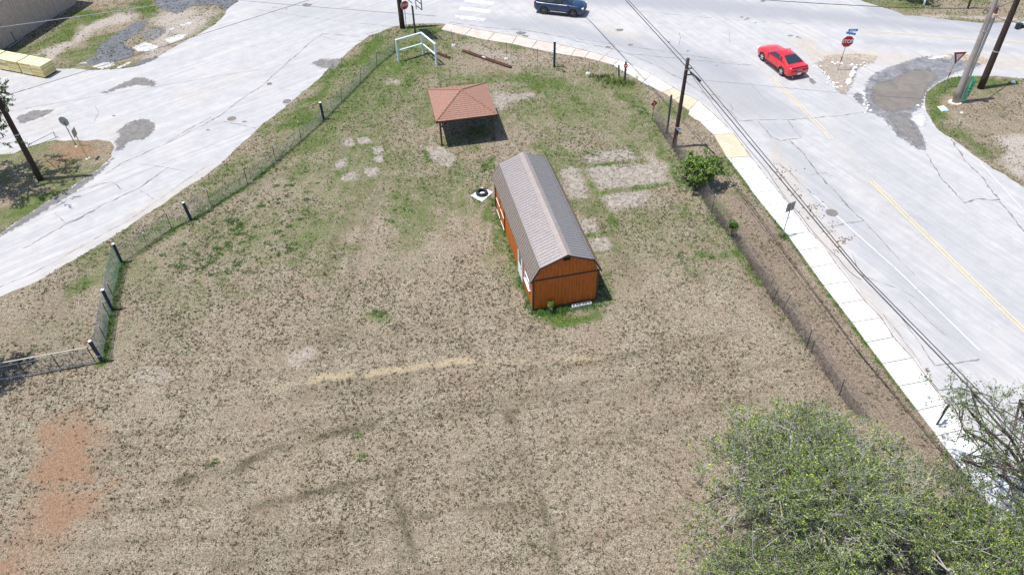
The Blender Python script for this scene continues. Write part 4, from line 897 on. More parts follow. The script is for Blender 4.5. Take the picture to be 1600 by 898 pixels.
# gate at the bottom left
ga = G(152, 567); gb = G(-90, 612); gt = empty('pipe_gate', ga, 0, 'long low pipe gate chained to a navy post beside the left fence', 'gate')
d = gb-ga; L = d.length; t = d/L
for z, n_, r_ in ((.12, 'rail', .028), (1.22, 'rail', .03), (.98, 'rail', .02)):
    mb = MB(); mb.tube([Vector((0, 0, z))+t*.05, Vector((0, 0, z))+t*(L-.05)], r_, 8); mb.build(n_, simple('pale_gate_pipe', (.34, .32, .27), .5, .12, 6) if z == 1.22 else M_silver, gt)
for k, x in enumerate((.05, 1.75, 3.35, 4.9, L-.05)):
    mb = MB(); mb.tube([t*x+Vector((0, 0, .12)), t*x+Vector((0, 0, 1.22))], .024, 8); mb.build('upright', M_tpost, gt)
for k in range(3):
    o = mesh_bay(t*(.05+1.7*k), t*(1.7+1.7*k), .85, gt, M_wire, 'field', .14)
mb = MB(); p = G(160, 565)-ga; mb.tube([p+Vector((.12*math.cos(a), .12*math.sin(a), .55+.04*math.sin(a*2))) for a in np.linspace(0, 6.28, 14)], .016, 6); mb.build('chain', M_silver, gt)
# right fence
ro = G(1207, 472); rf = empty('chain_link_fence', ro, 0, 'rusty chain-link fence with dead vines running beside the right verge', 'fence')
rp = [(1022,190),(1038,215),(1060,245),(1083,288),(1111,332),(1145,375),(1190,440),(1207,471),(1222,484),(1260,541),(1267,549),(1311,617),(1345,657)]
rt = {1:(1044,190),3:None,4:(1117.6,306),7:(1217,449),8:(1237,461.5),9:(1269,514),10:(1273,531.5),11:(1319.5,591)}
for i, t in rt.items():
    if t: t_post(rp[i], t, rf, M_tpost, i in (4, 8, 9))
t_post((1204,444), (1211,434), rf, M_tpost, False)
pts_r = [P0(*p, rf) for p in rp]; ln = (Vector((dirL.y, -dirL.x, 0))*-1)
for a, b_ in zip(pts_r, pts_r[1:]):
    if (b_-a).length > .3: mesh_bay(a, b_, 1.2, rf, simple('rusty_wire', (.15, .125, .12), .8, .3, 6) if a == pts_r[0] else bpy.data.materials['rusty_wire'], 'c', .0, Vector((.12, .05, 0)), .12)
# thin far posts along the curve by the sidewalk
for b_, t, lab in [((709,72),(704.5,47),'thin steel post in a concrete lump near the pedestrian crossing'), ((791.5,93),(791.5,67),'thin steel post in a concrete lump beside the long rusty beam'), ((840,99),(840,75),'thin steel post standing alone left of the tall navy post'), ((919,116),(922,93),'thin leaning steel post right of the tall navy post')]:
    p = G(*b_); o = empty('steel_post', p, 0, lab, 'post', 'thin fence posts left standing along the corner'); t_post(b_, t, o, M_tpost, False)
    if b_[0] < 800 or b_[0] > 900:
        mb = MB(); mb.tube([(0, 0, 0), (0, 0, .12), (0, 0, .16)], [.24, .2, .1], 7); q = mb.build('footing', M_conc, o)
pipe_post((866,105), (866.8,65), .095, 'tall navy pipe post standing by the sidewalk curve')
pipe_post((967,122), (967,102), .07, 'short grey-green pipe post in tall grass by the sidewalk', mat=simple('grey_green_pipe', (.07,.10,.10), .6), cap=None)
pole = pipe_post((976,129), (978,97), .085, 'black pipe post carrying a small red disc at the sidewalk', mat=M_tpost, cap=None)
pipe_post((1042,210), (1049,149), .075, 'slim dark pipe post just left of the wooden utility pole', mat=M_tpost, cap=M_tpost)
M_red = simple('sign_red', (.42, .016, .02), .4, .08, 6); M_signback = simple('dull_sign_back', (.22, .21, .20), .6, .15, 6)
M_signw = simple('sign_white', (.8, .8, .8), .4, .04, 6)
def text_obj(s_, size, mat, name='lettering', parent=None, thick=.002):
    cu = bpy.data.curves.new('t', 'FONT'); cu.body = s_; cu.size = size; cu.align_x = 'CENTER'; cu.align_y = 'CENTER'; cu.extrude = thick; cu.offset = .012*size
    to = bpy.data.objects.new('t', cu); C.objects.link(to); dg = bpy.context.evaluated_depsgraph_get(); me = bpy.data.meshes.new_from_object(to.evaluated_get(dg)); bpy.data.objects.remove(to)
    me.materials.clear(); return link(name, me, parent, mat)
def disc_face(n, r, t, rot=0):     # plate in xz plane facing -y
    mb = MB(); P = [(r*math.cos(2*math.pi*i/n+rot), r*math.sin(2*math.pi*i/n+rot)) for i in range(n)]
    return mb.add([(x, -t/2, z) for x, z in P]+[(x, t/2, z) for x, z in P], [tuple(range(n)), tuple(reversed(range(n, 2*n)))]+[(i, n+i, n+(i+1) % n, (i+1) % n) for i in range(n)])
def sign_root(b, t, label, cat, rz, r=.03, mat=M_silver, name='road_sign'):
    p = G(*b); o = empty(name, p, rz, label, cat); tp = lean_top(b, t); tl = Matrix.Rotation(-rz, 3, 'Z')@tp
    mb = MB(); mb.tube([(0, 0, 0), tl], r, 8); mb.build('sign_post', mat, o); return o, tl
def put(o, loc, rot=(0, 0, 0)): o.location = loc; o.rotation_euler = rot; return o
# red marker disc (no-entry style) on the black post
mb = disc_face(20, .17, .012); o = mb.build('disc', M_red, pole); tp = lean_top((976,129), (978,97)); put(o, tp+Vector((0, -.1, -.28)), (-.2, 0, 0)); mb = MB(); mb.box((0, -.01, 0), (.2, .006, .045)); mb.build('white_bar', M_signw, o)
# red diamond marker
o, tl = sign_root((1019,188), (1021.5,164), 'small red diamond marker with a white arrow on a green post by the fence', 'sign', .3, .025, simple('green_post', (.04, .07, .04), .7), 'marker_sign')
q = disc_face(4, .27, .01).build('plate', M_red, o); put(q, (tl.x, tl.y-.04, tl.z+.12)); mb = MB(); mb.tube([(-.07, -.012, .1), (.05, -.012, .01), (-.03, -.012, -.04), (.07, -.012, -.13)], .018, 4); mb.build('arrow', M_signw, q)
# box sign seen from behind over the sidewalk
o, tl = sign_root((1222,370), (1236,323), 'grey-backed square road sign on a post at the sidewalk edge', 'sign', .45, .03)
mb = MB(); mb.box((0, 0, 0), (.62, .02, .62)); q = mb.build('plate', M_signback, o); put(q, (tl.x, tl.y+.03, tl.z-.02)); mb = MB(); mb.box((-.12, -.014, .12), (.1, .006, .08)); mb.build('sticker', simple('sticker', (.5, .2, .14), .6), q)
for zz in (-.2, .2): mb = MB(); mb.box((0, -.02, zz), (.1, .03, .04)); mb.build('bracket', M_silver, q)
# sign near the big tree
o, tl = sign_root((1463,664), (1483,632), 'dark steel post holding a pale folded plate beside the leafy tree', 'sign', .7, .045, M_navy)
mb = MB(); mb.add([(-.38, 0, -.28), (.3, 0, -.34), (.32, 0, .2), (-.05, 0, .24), (-.38, .02, -.28), (.3, .02, -.34), (.32, .02, .2), (-.05, .02, .24)], [(0,1,2,3),(7,6,5,4),(0,4,5,1),(1,5,6,2),(2,6,7,3),(3,7,4,0)]); put(mb.build('plate', simple('drab_plate', (.30, .31, .27), .5), o), (tl.x, tl.y+.05, tl.z-.3))
# STOP signs
def stop_sign(b, t, label, rz, R, zoff=0, blade=False, stripe=False):
    o, tl = sign_root(b, t, label, 'stop sign', rz, .032, M_silver, 'stop_sign')
    c = Vector((tl.x, tl.y-.045, tl.z-R+zoff))
    w = put(disc_face(8, R, .012, math.pi/8).build('plate', M_signw, o), c); f = put(disc_face(8, R*.94, .008, math.pi/8).build('red_face', M_red, w), (0, -.009, 0))
    tx = text_obj('STOP', R*.80, M_signw, 'lettering', w); put(tx, (0, -.02, 0), (math.pi/2, 0, 0)); tx.scale = (.88, 1, 1)
    if stripe: mb = MB(); mb.tube([tl*.24, tl*.40], .04, 8); mb.build('reflector_strip', M_red, o)
    if blade:
        M_bl = simple('sign_blue', (.03, .16, .42), .4, .08, 6)
        mb = MB(); mb.box((0, 0, 0), (.72, .012, .20)); q = put(mb.build('street_name_blade', M_bl, o), (tl.x+.18, tl.y-.02, tl.z+.42), (0, 0, 0))
        mb = MB(); mb.box((0, -.009, 0), (.5, .003, .06)); mb.build('lettering', M_signw, q)
        mb = MB(); mb.box((0, 0, 0), (.012, .7, .18)); q = put(mb.build('street_name_blade', M_bl, o), (tl.x+.1, tl.y-.0, tl.z+.16), (0, 0, 1.1))
        mb = MB(); mb.tube([tl, tl+Vector((.12, 0, .36))], .02, 8); mb.build('blade_bracket', M_silver, o)
    return o
stop_sign((1309,110), (1327,56), 'large red stop sign under a blue street-name blade in the gravel wedge', .0, .49, .02, True, True)
stop_sign((635.7,51.5), (631,2), 'red stop sign on a thin post in front of the thick black pole', .62, .40, .05)
# yield
o, tl = sign_root((1474.5,137), (1497,88), 'red and white yield sign on a leaning post at the grass island', 'yield sign', .22, .032, M_silver, 'yield_sign')
def tri(r, t): 
    return disc_face(3, r, t, -math.pi/2)
w = put(tri(.68, .012).build('plate', M_signw, o), (tl.x+.06, tl.y-.045, tl.z-.02), (0, .09, 0)); put(tri(.64, .008).build('red_face', M_red, w), (0, -.009, 0)); put(tri(.36, .006).build('white_centre', M_signw, w), (0, -.015, 0))
mb = MB(); mb.box((0, 0, 0), (.5, .012, .6)); put(mb.build('rear_plate', simple('pale_rear_plate', (.6, .62, .63), .5), o), (tl.x-.12, tl.y+.05, tl.z-.28), (0, 0, -.5))
mb = MB(); mb.tube([tl*.36, tl*.5], .042, 8); mb.build('reflector_strip', M_red, o)
# reverse of a stop sign on the left island and yellow marker post
o, tl = sign_root((120,229.5), (98,190), 'back of an octagonal sign on a slim post on the left grass island', 'sign', -.15, .03, M_signback, 'road_sign')
put(disc_face(8, .38, .012, math.pi/8).build('plate', simple('pale_sign_back', (.35, .40, .46), .4, .1, 6, metal=.4), o), (tl.x, tl.y+.05, tl.z-.05)); mb = MB(); mb.tube([(0, 0, 0), (0, 0, .06)], [.13, .1], 8); mb.build('footing', M_block, o)
o, tl = sign_root((138,249), (113,203), 'yellow marker post topped by a narrow dark plate on the left island', 'marker post', .9, .035, simple('yellow_post', (.55, .40, .12), .6), 'marker_post')
mb = MB(); mb.box((0, 0, 0), (.55, .02, .55)); put(mb.build('plate', M_signback, o), (tl.x, tl.y, tl.z-.25), (0, 0, .75)); mb = MB(); mb.box((0, 0, .04), (.3, .14, .08)); mb.build('footing', M_block, o)
# low pipe barrier
a = G(45, 231); b_ = G(88, 214); o = empty('pipe_barrier', a, 0, 'long thin pipe rail lying above the edge of the left grass island', 'rail'); mb = MB(); mb.tube([(0, 0, .25), (b_-a)+Vector((0, 0, .45))], .04, 8); mb.build('rail', M_silver, o)
for q in (0.02, .98): mb = MB(); mb.tube([(b_-a)*q, (b_-a)*q+Vector((0, 0, .25+.2*q))], .03, 6); mb.build('support', M_silver, o)
# billboard on dark post
bb = G(649, 54.5); o = empty('billboard', bb, 0, 'white panel sign and open black frame on a dark post above the corner', 'billboard')
mb = MB(); mb.tube([(0, 0, 0), (0, 0, 5.3)], .085, 10); mb.build('post', M_tpost, o)
bdir = Vector((.5, -.87, 0)); az = math.atan2(bdir.y, bdir.x); bn = Vector((.87, .5, 0))
mb = MB(); mb.box((0, 0, 0), (2.5, .06, 1.9)); q = put(mb.build('panel', M_signw, o), tuple(bn*-.15+Vector((0, 0, 3.75))), (0, 0, az))
for k in range(4):
    mb = MB(); mb.box((-.2+.2*(k % 2), -.035, -.7+.42*k), (1.5-.3*(k % 3), .01, .07)); mb.build('message_strip', M_tpost, q)
for x in (-1.2, 1.2): mb = MB(); mb.box((x, 0, 0), (.05, .09, 1.96)); mb.build('frame_bar', M_tpost, q)
for off in (.22,):
    fr = MB()
    for x in (-1.25, 1.25): fr.box((x, 0, 0), (.07, .07, 2.0))
    for k in range(5): fr.box((0, 0, -1+.5*k), (2.43, .05, .05))
    put(fr.build('open_frame', M_tpost, o), tuple(bn*off+bdir*.25+Vector((0, 0, 3.7))), (0, 0, az))
# ---------------------------------------------------------------- poles
def barkmat(name, a, b_):
    m, nt, bs = newmat(name); mp = nt.nodes.new('ShaderNodeMapping'); mp.inputs['Scale'].default_value = (14, 14, .8); lk(nt, objvec(nt), mp.inputs[0])
    n1 = noise(nt, 1.5, 6, .75, mp.outputs[0]); lk(nt, ramp(nt, n1, [(.3, a), (.7, b_)]), bs.inputs['Base Color']); bs.inputs['Roughness'].default_value = .85; bump(nt, bs, n1, .01, .6); return m
M_creo = barkmat('creosoted_pole', (.02, .012, .010), (.065, .036, .028)); M_greypole = barkmat('weathered_grey_pole', (.20, .165, .14), (.42, .37, .34))
def wood_pole(b, lean, h, r0, r1, label, mat, bands=()):
    p = G(*b); o = empty('utility_pole', p, 0, label, 'utility pole'); mb = MB(); n = 9
    mb.tube([(lean[0]*k/n, lean[1]*k/n, h*k/n) for k in range(n+1)], [r0+(r1-r0)*k/n for k in range(n+1)], 14); mb.build('shaft', mat, o, True)
    for z in bands:
        f = z/h; mb = MB(); mb.tube([(lean[0]*f, lean[1]*f, z-.04), (lean[0]*f, lean[1]*f, z+.04)], (r0+(r1-r0)*f)*1.08, 14); mb.build('band', M_silver, o)
    return o
up_ = wood_pole((1053,230), (.05, 0, 0), 6.62, .15, .11, 'dark wooden utility pole carrying cables beside the curved sidewalk', M_creo, (1.6, 5.9))
mb = MB(); mb.box((.12, -.16, 1.55), (.26, .02, .2)); q = mb.build('notice_plate', simple('pale_plate', (.6, .62, .64), .5), up_); mb = MB(); mb.box((.12, -.173, 1.6), (.2, .004, .07)); mb.build('blue_print', simple('blue_print', (.05, .15, .5), .5), q)
for z in (5.55, 6.0): mb = MB(); mb.tube([(-.05, -.15, z), (.38, -.15, z+.02)], .045, 8); mb.build('clamp', M_black, up_)
mb = MB(); mb.tube([(.3, -.18, 5.75), (.75, -1.2, 5.66)], .07, 8); mb.build('splice_closure', M_black, up_)
mb = MB(); p1 = G(1042, 210)-G(1053, 230); mb.tube([(p1.x, p1.y, .35), (0, 0, .35)], .03, 6); mb.build('tie_bar', M_creo, up_)
wood_pole((64,282), (0, .1, 0), 9.6, .2, .13, 'tall dark wooden pole on the left grass island', M_creo, (3.6,))
wood_pole((629,44), (0, 0, 0), 9.0, .24, .17, 'thick black wooden pole behind the left stop sign', M_creo)
wood_pole((1532,138), (-.05, .3, 0), 9.3, .25, .17, 'thick dark wooden pole on the right grass island carrying a camera box', M_creo, (3.0,))
gp = wood_pole((1491.5,161), (-.1, .2, 0), 9.6, .23, .16, 'weathered grey utility pole with metal conduit on the right grass island', M_greypole, (5.6,))
mb = MB(); ring = [(.48*math.cos(a), .42*math.sin(a)) for a in np.linspace(0, 6.28, 17)[:-1]]; mb.prism(ring, 0, .09); mb.build('collar', simple('cream_collar', (.62, .54, .42), .8), gp)
for k, (x, r_) in enumerate(((.27, .045), (.34, .03))): mb = MB(); mb.tube([(x, -.12, .05), (x-.12, .05, 7.4)], r_, 8); mb.build('conduit', M_silver, gp)
mb = MB(); mb.tube([(.36, .05, .3), (.30, .1, 6.8)], .06, 8); mb.build('riser_cable', M_black, gp)
mb = MB(); mb.box((.12, -.1, 6.75), (.3, .3, .22)); mb.build('terminal_box', simple('tan_box', (.55, .42, .33), .6), gp)
mb = MB(); mb.tube([(.1, -.1, 6.95), (.1, -.1, 7.3)], .09, 8); mb.build('insulator', simple('maroon_insulator', (.10, .02, .03), .4), gp)
# camera / signal box on the dark pole
dp = [o for o in bpy.data.objects if 'camera box' in o.get('label', '')][0]
bx = G(1592, 41, 4.65)-dp.location
mb = MB(); mb.box(tuple(bx), (.38, .3, .42), .4); q = mb.build('camera_box', simple('dark_teal_box', (.02, .05, .06), .35), dp); mb = MB(); mb.box(tuple(bx+Vector((.3, 0, -.05))), (.32, .2, .2), .2); mb.build('lens_hood', M_black, q); mb = MB(); mb.box(tuple(bx+Vector((-.15, .05, .12))), (.22, .05, .05), -.5); mb.build('bracket', M_silver, q)
for b_, t, r_, lab, m in [((1443,9),(1452,-20),.09,'white painted post in the grass beyond the cross street',M_wh), ((1512,14),(1525,-16),.1,'dark wooden post in the grass beyond the cross street',M_creo)]:
    p = G(*b_); o = empty('post', p, 0, lab, 'post'); mb = MB(); mb.tube([(0, 0, 0), (0, .2, 2.4)], r_, 10); q = mb.build('shaft', m, o); mb = MB(); mb.tube([(0, .2, 2.4), (0, .2, 2.44)], r_*1.15, 10); mb.build('post_cap', m, q)
# feather banner by the grey pole
fb = G(1499, 161); o = empty('feather_banner', fb, 0, 'small green feather banner with black lettering leaning against the grey pole', 'banner')
M_grn = simple('green_banner_cloth', (.16, .62, .32), .7, .15, 3); mast = Vector((.28, 0, 0)); mb = MB()
top = lean_top((1499,161), (1523,119)); pts = [top*k/8 for k in range(9)]; mb.tube(pts, .018, 6); mb.build('mast', M_tpost, o)
side = Vector((.82, -.1, .0)); grid = []
wd = [.15, .34, .46, .52, .55, .56, .55, .5, .34, .08]
for k, w in enumerate(wd):
    bse = top*(.06+.94*k/9)
    for j in range(5): grid.append(bse+side*w*j/4+Vector((0, .05*math.sin(j*1.3+k*.6), -.12*j/4)))
fs = [(k*5+j, k*5+j+1, (k+1)*5+j+1, (k+1)*5+j) for k in range(9) for j in range(4)]; mb = MB(); mb.add(grid, fs)
cl = mb.build('cloth', M_grn, o, True); sm = cl.modifiers.new('s', 'SOLIDIFY'); sm.thickness = .006
for i, ch in enumerate('CORRAL'):
    tx = text_obj(ch, .30, M_black, 'lettering', cl); pz = top*(.22+.115*i)+side*.27+Vector((0, -.08, -.06)); ang = math.atan2(top.z, top.x)
    tx.rotation_euler = (math.pi/2, -(ang-.15), 0); tx.location = pz
p = G(1487, 172); o = empty('stake', p, 0, 'thin bare stake in the grass just below the grey pole', 'stake'); mb = MB(); mb.tube([(0, 0, 0), (.05, 0, .35)], .012, 5); mb.build('stick', M_tpost, o)
p = G(1473, 171); o = empty('yard_sign', p, .2, 'fallen white and blue sign lying on grass near the grey pole', 'sign'); mb = MB(); mb.box((0, 0, .05), (.55, .6, .03), M=Matrix.Rotation(.1, 3, 'X')); q = mb.build('panel', M_signw, o); mb = MB(); mb.box((0, -.22, .05), (.5, .14, .012), M=Matrix.Rotation(.1, 3, 'X')); mb.build('blue_band', simple('pale_blue', (.2, .5, .6), .5), q)
for (x, y_, lab, c) in [(1583,129,'crumpled white plastic bag lying on grass right of the dark pole',(.8,.8,.8)), (1502,177,'scrap of white paper on grass below the fallen sign',(.75,.75,.72)), (1434,165,'scrap of white litter in the muddy pool edge',(.8,.8,.8)), (1442,168,'smaller scrap of white litter at the grass island edge',(.8,.78,.75))]:
    p = G(x, y_); r_ = .22 if x == 1583 else .12; bm = bmesh.new(); bmesh.ops.create_icosphere(bm, subdivisions=2, radius=r_)
    for v in bm.verts: v.co *= random.uniform(.6, 1.15); v.co.z = max(0, v.co.z*.45+.03)
    me = bpy.data.meshes.new('litter'); bm.to_mesh(me); bm.free(); o = link('litter', me, None, simple('white_litter', c, .6)); o.location = p; tag(o, lab, 'litter')

# ================================================================ white pipe rail, beams
M_wpipe = simple('pale_blue_white_pipe', (.60, .71, .74), .5, .07, 6)
wp = [((623,96),1.86),((661.5,84.5),1.86),((682.3,102),1.86)]; r0 = G(*wp[1][0]); o = empty('pipe_railing', r0, 0, 'white L-shaped pipe railing standing in the grass at the lot corner', 'railing')
pp = [G(*p)-r0 for p, h in wp]
for p in pp: mb = MB(); mb.tube([p, p+Vector((0, 0, 1.9))], .085, 10); mb.build('post', M_wpipe, o)
for a, b_ in ((0, 1), (1, 2)):
    for z, r_ in ((1.86, .075), (.92, .06)):
        t = (pp[b_]-pp[a]).normalized(); mb = MB(); mb.tube([pp[a]+t*.06+Vector((0, 0, z)), pp[b_]-t*.06+Vector((0, 0, z))], r_, 10); mb.build('rail', M_wpipe, o)
M_rust = simple('rusted_steel', (.10, .045, .03), .8, .4, 5)
for (a, b_, w, lab) in [((723,81),(797,106.5),.2,'long rusty steel channel beam lying in the grass near the sidewalk'), ((683,84.5),(703,92.5),.14,'short rusty beam lying beside the white pipe railing')]:
    A, B = G(*a), G(*b_); o = empty('steel_beam', A, math.atan2((B-A).y, (B-A).x), lab, 'beam'); L = (B-A).length
    mb = MB(); mb.box((L/2, 0, .10), (L, w, .02)); mb.build('web', M_rust, o)
    for s_ in (-1, 1): mb = MB(); mb.box((L/2, s_*w/2, .10), (L, .025, .16)); mb.build('flange', M_rust, o)
    if w > .15: mb = MB(); mb.tube([(L, 0, .1), (L+.12, 0, .1)], .11, 10); mb.build('end_cap', M_black, o); mb = MB(); mb.box((L*.45, .05, .13), (.35, .14, .05)); mb.build('stone', M_stone, o)

# ================================================================ manholes
M_iron = simple('cast_iron', (.17, .15, .14), .7, .25, 14)
for (x, y_, r_, lab) in [(1299.5,332.5,.33,'round iron manhole cover by the brown litter in the right road'), (448.5,159,.36,'round iron manhole cover nearest the corner on the left road'), (362,186,.36,'round iron manhole cover in the middle of the left road'), (421,131.5,.22,'small worn valve cover set in the pale left road')]:
    p = G(x, y_); o = empty('manhole_cover', p, 0, lab, 'manhole cover'); mb = MB(); mb.tube([(0, 0, .0), (0, 0, .024)], r_*1.12, 28); mb.build('rim', M_conc if x < 1000 else M_iron, o)
    mb = MB(); mb.tube([(0, 0, .02), (0, 0, .03)], r_*.96, 28)
    for k in range(-3, 4): mb.box((0, k*r_*.24, .033), (2*math.sqrt(max(.01, (r_*.9)**2-(k*r_*.24)**2)), .02, .008))
    mb.build('lid', M_iron, o)

# ================================================================ pallets of yellow slabs
M_yel = [simple('yellow_slab', c, .8, .12, 3) for c in ((.62, .52, .22), (.66, .57, .30), (.56, .46, .18), (.60, .55, .34))]
M_top = simple('pale_yellow_top', (.66, .60, .34), .8, .06, 3); M_dark = simple('dark_pallet_wood', (.05, .045, .04), .8)
pa, pb = G(71.2, 123.4), G(34.8, 116.3); pd = (pb-pa).normalized(); pn = Vector((-pd.y, pd.x, 0)); pn = pn if pn.y > 0 else -pn
labs = ['rightmost pallet of pale yellow slabs by the metal building', 'second pallet of yellow slabs from the right in the row', 'third yellow slab pallet from the right, beyond the gap', 'fourth yellow slab pallet from the right, cut by the picture edge', 'yellow slab pallet at the far left end, almost out of the picture']
rz = math.atan2(-pd.y, -pd.x)
for k, off in enumerate((0, 1.2, 2.52, 3.72, 5.05)):
    c = pa+pd*(off+.6)+pn*.66; o = empty('slab_pallet', c, rz, labs[k], 'pallet', 'pallets of yellow slabs by the metal building')
    mb = MB(); mb.box((0, 0, .06), (1.1, 1.2, .10)); mb.build('pallet', M_dark, o)
    for j in range(9):
        mb = MB(); mb.box((random.uniform(-.012, .012), random.uniform(-.012, .012), .165+j*.108), (1.17+random.uniform(-.03, .02), 1.28+random.uniform(-.03, .02), .096)); mb.build('slab', M_top if j == 8 else M_yel[random.randrange(4)], o)
    for y in (-.35, .35): mb = MB(); mb.box((0, y, 1.088), (1.17, .03, .006)); mb.build('strap', M_yel[2], o)

# ================================================================ metal building
A = G(4.3, 78); B = G(119.5, 6.5); t = (B-A).normalized(); nrm = Vector((t.y, -t.x, 0)); BH = 3.72
bo = empty('metal_building', B, math.atan2(-t.y, -t.x), 'long tan ribbed metal building beside the grass at upper left', 'building')
M_tanm = simple('tan_metal_siding', (.50, .40, .35), .5, .1, 2, metal=.1, grime=.08); M_tanm2 = simple('tan_metal_siding_lower', (.47, .38, .33), .5, .1, 2, metal=.1)
LB = 30.0; sgn = 1   # local x runs from the near corner B back past A
inn = 1 if (Matrix.Rotation(math.atan2(-t.y, -t.x), 3, 'Z')@Vector((0, 1, 0))).dot(Vector((-1, 0, 0))) > 0 else -1
def rib_sheet(x0, z0, z1, yo=0, w=.9, mat=M_tanm, name='wall_panel', dirx=True, x_at=0):
    mb = MB(); prof = []
    for k in range(3):
        a = x0+k*w/3; prof += [(a, 0), (a+w/3-.09, 0), (a+w/3-.07, .04), (a+w/3-.03, .04), (a+w/3-.01, 0)]
    vs = []
    for (x, h) in prof:
        for z in (z0, z1): vs.append((x, (yo-h)*inn, z) if dirx else (x_at-(h-yo), x*inn, z))
    mb.add(vs, [(2*i, 2*i+2, 2*i+3, 2*i+1) for i in range(len(prof)-1)]); o = mb.build(name, mat, bo); return o
for k in range(int(LB/.9)):
    rib_sheet(k*.9, .03, 2.06, 0, mat=M_tanm2); rib_sheet(k*.9, 2.03, BH, -.012)
for k in range(14): rib_sheet(k*.9, .03, BH, 0, dirx=False, x_at=-.01)
mb = MB(); mb.box((LB/2, .25*inn, BH/2), (LB-.1, .3, BH-.1)); mb.box((.15, 6.3*inn, BH/2), (.2, 12.4, BH-.1)); mb.build('wall_core', M_tanm2, bo)
mb = MB(); mb.add([(-.25, -.2*inn, BH), (LB, -.2*inn, BH), (LB, 12.6*inn, BH+2.2), (-.25, 12.6*inn, BH+2.2), (-.25, -.2*inn, BH+.06), (LB, -.2*inn, BH+.06), (LB, 12.6*inn, BH+2.26), (-.25, 12.6*inn, BH+2.26)], [(0,1,2,3),(7,6,5,4),(0,4,5,1),(1,5,6,2),(2,6,7,3),(3,7,4,0)]); mb.build('roof', simple('pale_metal_roof', (.65, .70, .70), .4, .06, 2), bo)
for k in range(32): mb = MB(); mb.box((k*.93+.2, 6.2*inn, BH+1.19), (.04, 12.8, .05), M=Matrix.Rotation(math.atan2(2.2, 12.8)*inn, 3, 'X')); mb.build('roof_rib', bpy.data.materials['pale_metal_roof'], bo)
mb = MB(); mb.tube([(LB*0-.1, -.3*inn, BH-.02), (LB, -.3*inn, BH-.02)], .07, 8); mb.build('gutter', M_wh, bo)
Lw = (B-A).length
for (x0, x1) in ((Lw-2.3, Lw-.3), (1.9, 2.9)):
    mb = MB(); mb.box(((x0+x1)/2, -.35*inn, .10), (x1-x0, .08, .05), .06); mb.build('downpipe', M_silver, bo)
mb = MB(); mb.box((Lw-1.6, -.055*inn, .5), (.05, .03, .85)); mb.build('conduit', M_dark, bo)

# ================================================================ cables
M_cable = simple('black_cable', (.02, .02, .022), .5, .2, 5)
def cable(pts, r, label, sag=.15, mat=M_cable, group=None, n=14):
    V = []
    for i in range(len(pts)-1):
        a, b_ = Vector(pts[i]), Vector(pts[i+1])
        for k in range(n):
            t_ = k/n; V.append(a.lerp(b_, t_)-Vector((0, 0, sag*4*t_*(1-t_))))
    V.append(Vector(pts[-1])); o0 = V[0].copy(); mb = MB(); mb.tube([v-o0 for v in V], r, 5); o = mb.build('overhead_cable', mat); o.location = o0; return tag(o, label, 'cable', group)
pt = Vector(up_.location)
def ext(a, b_, f): return a+(b_-a)*f
f1 = G(977, 0, 6.75); f2 = G(981, 0, 6.82); c1 = pt+Vector((.16, -.1, 5.92)); c2 = pt+Vector((.30, -.1, 6.12)); n1 = G(1340, 424, 6.05); n2 = G(1345, 424, 6.2)
m1 = G(1558, 650, 6.3); m2 = G(1566, 648, 6.4)
cable([ext(c1, f1, 3.2), f1, c1, n1, m1, ext(n1, m1, 3)], .028, 'thicker left cable of the pair crossing the utility pole', 0, group='cables strung across the utility pole')
cable([ext(c2, f2, 3.2), f2, c2, n2, m2, ext(n2, m2, 3)], .022, 'thinner right cable of the pair crossing the utility pole', 0, group='cables strung across the utility pole')
cable([c1+Vector((.1, -.6, -.1)), G(1200, 268, 5.75), G(1250, 335, 5.6), G(1310, 403, 5.7), n1+Vector((0, -.5, -.05))], .013, 'slack thin line looping under the main cables over the sidewalk', .12)
for a, b_, z, r_, lab in [((-20,158.5),(520,-12),7.2,.013,'thin dark wire crossing above the left road'), ((-20,45),(290,1),6.2,.018,'pale wire stretched in front of the tan metal building'), ((380,1),(640,22),7.4,.010,'thin wire over the paved lot toward the thick black pole')]:
    A_, B_ = G(*a, z), G(*b_, z); d_ = (B_-A_); cable([A_-d_*.15, B_+d_*.15], r_, lab, .05, M_silver if 'pale' in lab else M_cable)
gpl = Vector(gp.location); jn = gpl+Vector((.1, .1, 7.2))
e1 = G(1150, -3, 7.0); e2 = G(1350, 9.5, 7.1); cable([e1+(e1-e2)*.5, e1, e2, G(1450, 13, 7.15), jn], .022, 'dark cable running along the cross street to the grey pole', .03)
cable([jn, dp.location+Vector((.0, .2, 6.9))], .02, 'short dark cable level between the grey and the dark pole', .05)
cable([gpl+Vector((.15, -.1, 6.7)), dp.location+bx+Vector((-.1, .0, .25))], .022, 'short drop cable from the grey pole down to the camera box', .08)
lp = G(1541, 16, 7.1); mb = MB(); mb.tube([(0.16*math.cos(a), 0, .16*math.sin(a)-.12) for a in np.linspace(0, 6.28, 16)], .022, 5); o = mb.build('cable_coil', M_cable); o.location = lp; tag(o, 'small black cable coil hanging from the street cable near the grey pole', 'cable coil')

